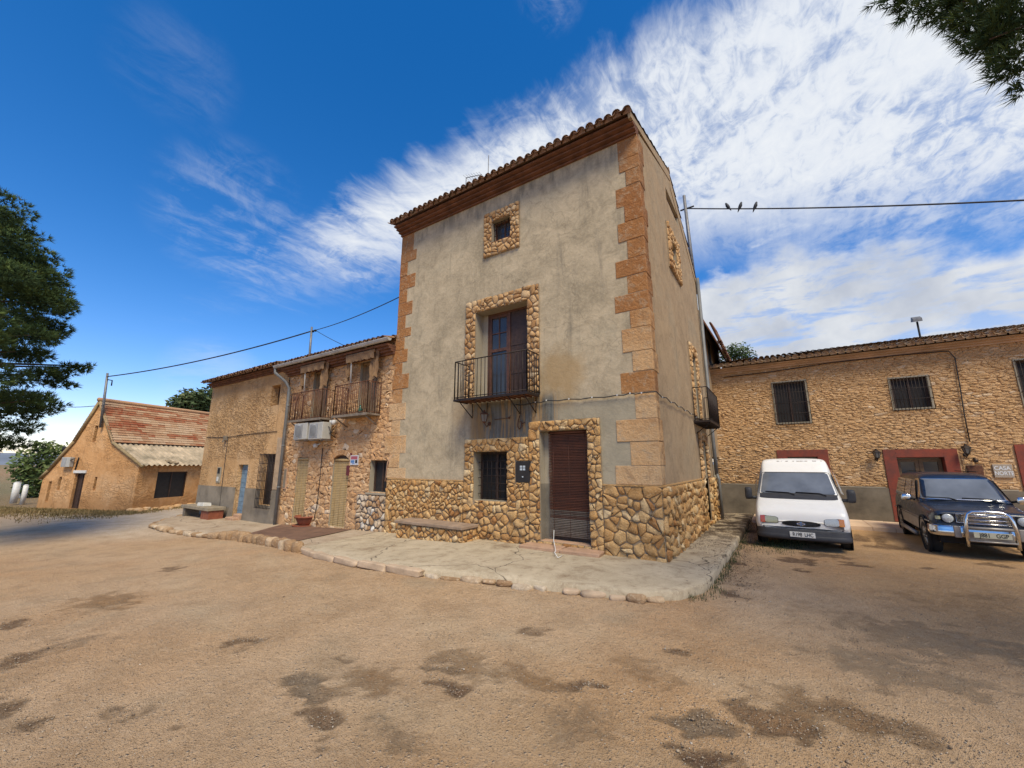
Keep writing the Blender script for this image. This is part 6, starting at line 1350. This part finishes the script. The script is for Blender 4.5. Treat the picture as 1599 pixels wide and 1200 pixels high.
# ================================================================== VEGETATION
def mk_leaf(name,stops,rough=.75):
    m,nt,b=newmat(name); c=nt.ramp(nt.attr('rnd','Fac'),stops); c=nt.mix(nt.mr(nt.noise(nt.obj(),1.2,4),.4,.65,0,.5),c,stops[0][1]); setb(nt,b,c,rough,spec=.2)
    b.inputs['Subsurface Weight'].default_value=0; return m
M_pine=mk_leaf('pine_needles',[(0,(.022,.042,.014)),(.45,(.06,.10,.03)),(.8,(.12,.165,.04)),(1,(.19,.22,.06))]); M_bark=simple('pine_bark',(.10,.065,.045),.95,0,.4,6,.8,20,.02)
M_fig=mk_leaf('broad_leaves',[(0,(.03,.05,.018)),(.5,(.07,.10,.035)),(1,(.15,.16,.06))])
def tuft(vs,fs,c,d,L,n,w,rg):
    for i in range(n):
        v=Vector((rg.gauss(0,1),rg.gauss(0,1),rg.gauss(0,1))).normalized()*.75+d; v.normalize(); s=v.cross(Vector((rg.gauss(0,1),rg.gauss(0,1),rg.gauss(0,1)))).normalized()*w
        b0=len(vs); l=L*rg.uniform(.6,1.1); q=c+v*L*.05
        vs+= [q-s,q+s,c+v*l]; fs.append((b0,b0+1,b0+2))
def needle_mass(mb,clumps,dens_,L,nb,w,seed,flat=.75):
    rg=R(seed)
    for c,r in clumps:
        c=Vector(c); n=int(dens_*r*r)+3
        for i in range(n):
            v=Vector((rg.gauss(0,1),rg.gauss(0,1),rg.gauss(0,.8))).normalized(); rr=r*rg.random()**.4
            vs=[];fs=[]; p=c+Vector((v.x,v.y,v.z*flat))*rr; d=(v+Vector((0,0,.5))).normalized()
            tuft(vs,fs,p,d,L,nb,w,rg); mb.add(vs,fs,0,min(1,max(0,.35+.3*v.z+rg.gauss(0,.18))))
# left pine
tr=empty('pine_tree',(-20.2,-1.45,-.7),'dense dark green pine crown leaning in at the left edge','tree')
pt0=Vector((-20.2,-1.45,-.7)); rg=R(21); m_=MB(); m_.tube([pt0,pt0+Vector((.1,0,3)),pt0+Vector((.2,.1,7)),pt0+Vector((.1,.1,10.5)),pt0+Vector((0,0,12.4))],[.36,.3,.22,.12,.04],10)
cl=[]
edge=[(300,-10,.25),(335,15,.35),(365,40,.45),(395,60,.45),(420,72,.45),(450,82,.5),(478,90,.45),(505,86,.42),(530,70,.4),(556,58,.4),(590,70,.35),(620,62,.35),(645,50,.42),(668,42,.38),(690,15,.35)]
for y,x,r in edge:
    for k in range(2): cl.append((pD(x-k*20-6,y+rg.uniform(-5,5),20.2+rg.uniform(-1.1,1.4)),r*1.5*rg.uniform(.7,1.0)))
for x,y,r in ((112,574,.2),(122,578,.18),(131,576,.14),(139,572,.09),(100,584,.22),(88,582,.25),(75,585,.3),(92,600,.18),(107,604,.14),(92,492,.15),(100,488,.12),(90,600,.2),(78,640,.22),(92,632,.15),(60,700,.16)): cl.append((pD(x,y,19.9),r*1.5))
for i in range(62):
    y=rg.choice([318,345,375,402,430,462,492,520,548,585,628,668])+rg.uniform(-7,7); xm=dict(); xe=[e[1] for e in sorted(edge,key=lambda e:abs(e[0]-y))[:1]][0]
    x=xe-rg.uniform(15,140); cl.append((pD(x,y,20.2+rg.uniform(-3,3.4)),rg.uniform(.55,1.0)))
for c,r in cl[::3]:
    c=Vector(c); h=max(1.2,min(11.8,c.z-.3)); a=pt0+Vector((.12,.05,h+.5)); m_.tube([a,a.lerp(c,.5)+Vector((0,0,-.1)),c],[.07,.045,.016],5)
m_.build('trunk',M_bark,tr); m_=MB(); needle_mass(m_,cl,330,.19,11,.011,22,.42); m_.build('crown',M_pine,tr)
# overhanging pine, top right
tr=empty('pine_tree',(6.6,4.4,-.15),'pine hanging dark needled branches into the top right corner','tree')
pt0=Vector((6.6,4.4,-.15)); rg=R(33); m_=MB(); m_.tube([pt0,pt0+Vector((-.1,0,3)),pt0+Vector((-.3,.1,6)),pt0+Vector((-.5,.2,9)),pt0+Vector((-.5,.2,11))],[.28,.22,.18,.1,.03],10)
cl=[]
for i in range(1500):
    c=Vector((rg.uniform(.8,9.5),rg.uniform(1.5,8.5),rg.uniform(4.3,10.5))); r=rg.uniform(.22,.42)
    e=(c-Vector((5.3,4.6,8.0))); q=(e.x/4.4)**2+(e.y/3.6)**2+(e.z/3.6)**2
    if q>1 or (q<.25): continue
    x,y=proj(c); dd=(c-C0).dot(cF)
    rp=(r+.12)*FPX/max(dd,.5)
    if dd>0 and -50<x-0 and x<1650 and y>-60 and y<1260:
        # stay above the edge line (1345,-10) -> (1600,150)
        lim=-18+(x-1345)*.585+12*math.sin(x*.045)
        if y+rp*.95>lim: continue
    cl.append((c,r))
for x,y,r in ((1372,-4,.1),(1395,6,.13),(1418,12,.15),(1440,16,.14),(1462,12,.15),(1490,22,.15),(1512,38,.13),(1525,52,.15),(1545,62,.15),(1562,80,.14),(1575,100,.12),(1590,118,.12),(1600,60,.25),(1570,40,.22),(1540,20,.25),(1598,20,.3),(1500,5,.2),(1600,138,.09),(1580,5,.4),(1560,60,.2),(1595,90,.22),(1480,-5,.2),(1430,-8,.16),(1520,8,.26)): cl.append((pD(x,y,5.8+rg.uniform(-.3,.3)),r))
cl=cl[:120]+cl[-24:]
for c,r in cl[::4]:
    c=Vector(c); h=max(2,min(9,c.z-.6)); a=pt0+Vector((-.3,.1,h)); m_.tube([a,a.lerp(c,.5)+Vector((0,0,.15)),c],[.06,.03,.008],5)
m_.build('trunk',M_bark,tr); m_=MB(); needle_mass(m_,cl,1500,.13,9,.0055,34); m_.build('crown',M_pine,tr)
# broadleaf helper
def leafmass(mb,cl,n,sz,seed):
    rg=R(seed)
    for c,r in cl:
        c=Vector(c)
        for i in range(int(n*r*r)+2):
            v=Vector((rg.gauss(0,1),rg.gauss(0,1),rg.gauss(0,1))).normalized(); p=c+v*r*rg.random()**.4; a=Vector((rg.gauss(0,1),rg.gauss(0,1),rg.gauss(0,.5))).normalized()*sz*rg.uniform(.5,1.1); b=a.cross(Vector((rg.gauss(0,1),rg.gauss(0,1),rg.gauss(0,1)))).normalized()*sz*.4
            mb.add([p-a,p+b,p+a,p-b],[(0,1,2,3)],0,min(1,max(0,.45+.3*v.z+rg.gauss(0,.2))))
def btree(name,label,pxs,D,trunk_px,zbase,r,n,sz,seed,mat=None,tm=None):
    rg=R(seed); cl=[(pD(x+rg.uniform(-2,2),y+rg.uniform(-2,2),D+rg.uniform(-1,1)*r*1.5),r*rg.uniform(.7,1.15)*k) for x,y,k in pxs for _ in range(2)]
    b=pD(trunk_px,725,D); b.z=zbase; e=empty(name,tuple(b),label,'tree'); m_=MB(); top=pD(trunk_px,min(p[1] for p in pxs)+8,D); m_.tube([b,b.lerp(top,.5),top],[r*.2,r*.14,r*.05],8)
    for c,rr in cl[::3]: m_.tube([b.lerp(top,.55),c],[r*.08,r*.03],5)
    m_.build('trunk',tm or M_bark,e); m_=MB(); leafmass(m_,cl,n,sz,seed+1); m_.build('crown',mat or M_fig,e)
btree('fig_tree','bushy green fig tree with whitewashed trunk at the left end of the barn',[(x,y,1) for x,y in ((45,712),(60,700),(75,706),(88,704),(35,725),(50,735),(65,722),(80,722),(40,748),(55,752),(68,745),(75,738),(52,765),(62,770),(95,712),(30,738),(45,760))],46,46,-1.3,.72,120,.2,41,mat=mk_leaf('fig_leaves',[(0,(.05,.08,.025)),(.5,(.12,.17,.05)),(1,(.25,.27,.09))]),tm=M_white)
btree('round_tree','spreading tree showing above the barn roof ridge',[(x,y,1) for x,y in ((285,630),(295,624),(305,622),(315,628),(325,620),(335,616),(328,634),(310,634),(340,630),(300,634),(280,634),(345,622))],40,318,-1,.85,240,.20,43)
btree('pine_treetop','green pine top showing over the long house roof beside the rear house',[(x,y,1) for x,y in ((1125,558),(1135,551),(1147,546),(1158,549),(1166,556),(1150,558),(1138,562))],32,1146,0,.62,420,.11,45,M_pine)
# dry grass and weeds
M_dry=mk_leaf('dry_grass',[(0,(.10,.085,.03)),(.5,(.25,.17,.07)),(1,(.36,.26,.12))]); M_weed=mk_leaf('green_weeds',[(0,(.025,.045,.015)),(.6,(.06,.085,.03)),(1,(.14,.13,.06))])
def blades(mb,pts,hgt,w,rg,n=8,spread=.06):
    for p in pts:
        for k in range(n):
            a=rg.uniform(0,6.28); q=Vector(p)+Vector((rg.gauss(0,spread),rg.gauss(0,spread),0)); h=hgt*rg.uniform(.4,1.1); d=Vector((math.cos(a),math.sin(a),0)); t=Vector((-d.y,d.x,0))*w
            mb.add([q-t,q+t,q+d*h*.35+Vector((0,0,h))],[(0,1,2)],0,rg.random())
rg=R(61); m_=MB(); P_=[]
for i in range(2600):
    t=rg.uniform(-1.5,13); n_=abs(rg.gauss(0,1.3)); q=FG.p(t,0,.1+n_); P_.append((q.x,q.y,zroad(q.x,q.y)-.02))
for i in range(900):
    t=rg.uniform(0,9); n_=abs(rg.gauss(0,.4)); q=FW.p(t,0,.05+n_); P_.append((q.x,q.y,zroad(q.x,q.y)-.02))
blades(m_,P_,.13,.02,rg,6,.25); tag(m_.build('dry_grass',M_dry),'strip of dry yellow grass along the foot of the barn','grass',kind='stuff')
m_=MB(); P_=[]
for i in range(230): px=rg.gauss(1216,22); py=rg.gauss(851,6); q=gz(px,py,-.14); P_.append((q.x,q.y,-.16))
for i in range(160):
    t=rg.uniform(0,1); y=6.5+t*9; P_.append((-1.04+rg.gauss(0,.05)+( -.25*sstep(7,6.4,y)),y,-.15))
blades(m_,P_,.10,.006,rg,9,.05); tag(m_.build('weeds',M_weed),'straggly green weeds under the van bumper and along the apron kerb','weeds',kind='stuff')
# leaf litter along the side of the apron and between van and tower
m_=MB(); rg=R(63)
for i in range(5200):
    if i%3==0: x=rg.gauss(-.92,.16); y=rg.uniform(7.6,16.5)
    elif i%3==1: x=-1.94+abs(rg.gauss(.0,.35)); y=rg.uniform(9.5,16)
    else: q=gz(rg.gauss(1150,30),rg.gauss(860,30),-.13); x,y=q.x,q.y
    if x<-1.9: continue
    z=(zpav(x)+.006 if x<-1.08 else zroad(x,y)+.004)+rg.uniform(0,.008); a=rg.uniform(0,6.28); l=rg.uniform(.008,.024); w=l*.4; d=Vector((math.cos(a),math.sin(a),rg.uniform(-.2,.3)))*l; t=Vector((-math.sin(a),math.cos(a),rg.uniform(-.2,.2)))*w; p=Vector((x,y,z+.004))
    m_.add([p-d,p+t,p+d,p-t],[(0,1,2,3)],0,rg.random())
tag(m_.build('leaf_litter',mk_leaf('dead_leaves',[(0,(.03,.018,.012)),(.6,(.075,.04,.025)),(1,(.15,.09,.05))])),'dark fallen leaves along the side of the apron','leaf litter',kind='stuff')
# stone rubble along barn foot
m_=MB(); rg=R(64)
for i in range(150):
    t=rg.uniform(-.2,9.5); n_=abs(rg.gauss(.25,.25)); q=FW.p(t,0,n_); r=rg.uniform(.06,.2); rock(m_,(q.x,q.y,zroad(q.x,q.y)+r*.3),r,r*.8,r*.6,rg,0,rg.uniform(0,6),8,.7)
tag(m_.build('rubble',M_rub),'low heap of rubble stones along the foot of the barn wall','rubble',kind='stuff')

# ================================================================== SKY AND LIGHT
SUN_EL=D2R(54); SUN_AZ=D2R(133)   # azimuth from +Y clockwise
w=bpy.data.worlds.new('World'); sc.world=w; w.use_nodes=True; nt=NT(w.node_tree)
for n in list(nt.n): nt.n.remove(n)
out=nt.new('ShaderNodeOutputWorld'); bg=nt.new('ShaderNodeBackground')
sky=nt.new('ShaderNodeTexSky',sky_type='NISHITA'); sky.sun_disc=False; sky.sun_elevation=SUN_EL; sky.sun_rotation=SUN_AZ; sky.air_density=1.0; sky.dust_density=.35; sky.ozone_density=1.6; sky.altitude=600
d=nt.vm('NORMALIZE',nt.new('ShaderNodeTexCoord').outputs['Generated']); s=nt.sep(d)
zc=nt.math('MAXIMUM',s[2],.02); zc2=nt.math('ADD',zc,.12)
uv=nt.comb(nt.math('DIVIDE',s[0],zc2),nt.math('DIVIDE',s[1],zc2),0.0)
def half(p,q,side):
    a=ray(*p).normalized();b=ray(*q).normalized();n=a.cross(b).normalized(); 
    if n.dot(ray(*side))<0: n=-n
    return nt.vm('DOT_PRODUCT',d,tuple(n))
hs=nt.new('ShaderNodeHueSaturation'); hs.inputs['Saturation'].default_value=1.42; nt.put(hs.inputs['Color'],sky.outputs[0]); skyc=nt.mix(1.0,hs.outputs[0],(1.30,1.10,1.22),'MULTIPLY')
# warped noise fields on the cloud sheet
warp=nt.noise(uv,1.2,4,.5,0,1); uvw=nt.vm('ADD',uv,nt.vm('SCALE',nt.vm('SUBTRACT',warp,(.5,.5,.5)),None))
big=nt.noise(uvw,1.1,6,.62); 
ang=D2R(28)
strk=nt.noise(nt.mapping(uv,(9,1.8,1),(0,0,ang)),1.0,6,.62,.5); fine=nt.noise(uvw,7,7,.68,.3); ripple=nt.noise(nt.mapping(uv,(26,15,1),(0,0,ang)),1.0,5,.62,1.0)
tex=nt.math('ADD',nt.math('MULTIPLY',strk,.24),nt.math('ADD',nt.math('MULTIPLY',fine,.34),nt.math('MULTIPLY',ripple,.42)))
# A: the great bank, right of the line
jit=nt.math('ADD',nt.math('MULTIPLY',nt.math('SUBTRACT',strk,.5),.10),nt.math('ADD',nt.math('MULTIPLY',nt.math('SUBTRACT',fine,.5),.10),nt.math('MULTIPLY',nt.math('SUBTRACT',big,.5),.12)))
mA=nt.mr(nt.math('ADD',half((545,300),(1060,-20),(1400,100)),jit),-.005,.11)
lowA=nt.mr(nt.math('ADD',half((540,410),(1599,330),(1200,100)),nt.math('MULTIPLY',jit,.8)),-.10,.12)
cA=nt.math('MULTIPLY',mA,lowA); cA=nt.math('MULTIPLY',cA,nt.mr(nt.math('ADD',tex,nt.math('MULTIPLY',nt.math('SUBTRACT',big,.5),.9)),.33,.54,.42,1))
# B: the low bank behind the right house
edgeB=nt.math('ADD',half((1080,440),(1599,372),(1400,480)),nt.math('MULTIPLY',nt.math('SUBTRACT',nt.noise(d,5,6,.55),.5),.22))
cB=nt.math('MULTIPLY',nt.mr(edgeB,-.015,.03),nt.mr(half((930,600),(1060,350),(1300,450)),-.05,.1)); cB=nt.math('MULTIPLY',cB,nt.mr(nt.noise(nt.mapping(d,(1,1,3.5)),11,6,.62,.5),.34,.54,.45,1))
# C: scattered puffs in the blue gap
cC=nt.math('MULTIPLY',nt.mr(nt.noise(nt.mapping(d,(1,1,2.2)),9,5,.55),.52,.66,0,.65),nt.mr(half((1100,330),(1599,300),(1300,420)),-.02,.05)); cC=nt.math('MULTIPLY',cC,nt.mr(half((1040,600),(1080,250),(1300,450)),0,.1))
# D: wisps on the left
def spot(p,r0,r1): v=ray(*p).normalized(); return nt.mr(nt.vm('DOT_PRODUCT',d,tuple(v)),math.cos(r1),math.cos(r0))
wsp=nt.mr(nt.math('ADD',nt.math('MULTIPLY',fine,.5),nt.math('MULTIPLY',strk,.5)),.42,.66)
cD=nt.math('MULTIPLY',wsp,nt.math('MULTIPLY',spot((365,335),.0,.15),.26)); cD2=nt.math('MULTIPLY',wsp,nt.math('MULTIPLY',spot((275,110),.0,.10),.08)); cD3=nt.math('MULTIPLY',nt.mr(big,.4,.6),nt.math('MULTIPLY',spot((330,590),.02,.10),.2)); cD4=nt.math('MULTIPLY',nt.mr(fine,.4,.62),nt.math('MULTIPLY',spot((570,380),.02,.12),.5)); cD5=nt.math('MULTIPLY',wsp,nt.math('MULTIPLY',spot((860,-10),.0,.07),.5))
c=cA
for x in (cB,cC,cD,cD2,cD3,cD4,cD5): c=nt.math('SUBTRACT',1,nt.math('MULTIPLY',nt.math('SUBTRACT',1,c),nt.math('SUBTRACT',1,x)))
c=nt.math('MULTIPLY',c,nt.mr(s[2],-.01,.03)); 
SKS=.15
cl_hi=nt.ramp(nt.math('ADD',nt.math('MULTIPLY',tex,.6),nt.math('MULTIPLY',big,.4)),[(.3,(3.6,4.2,5.2)),(.5,(4.9,5.2,5.7)),(.65,(5.8,5.95,6.1))])
cl_lo=nt.ramp(nt.noise(d,6,5,.6),[(.35,(3.3,3.6,4.2)),(.6,(4.7,4.9,5.2))])
clc=nt.mix(cB,cl_hi,cl_lo)
fin=nt.mix(c,skyc,clc); 
nt.put(bg.inputs['Color'],fin); bg.inputs['Strength'].default_value=SKS; nt.l.new(bg.outputs[0],out.inputs[0])
L=bpy.data.lights.new('sun','SUN'); L.energy=4.3; L.angle=D2R(24); L.color=(1,.90,.69); lo=bpy.data.objects.new('sun',L); COL.objects.link(lo)
dv=Vector((math.sin(SUN_AZ)*math.cos(SUN_EL),math.cos(SUN_AZ)*math.cos(SUN_EL),math.sin(SUN_EL))); lo.rotation_euler=dv.to_track_quat('Z','Y').to_euler()
sc.view_settings.view_transform='Standard'; sc.view_settings.look='None'; sc.view_settings.exposure=.07; sc.view_settings.gamma=1
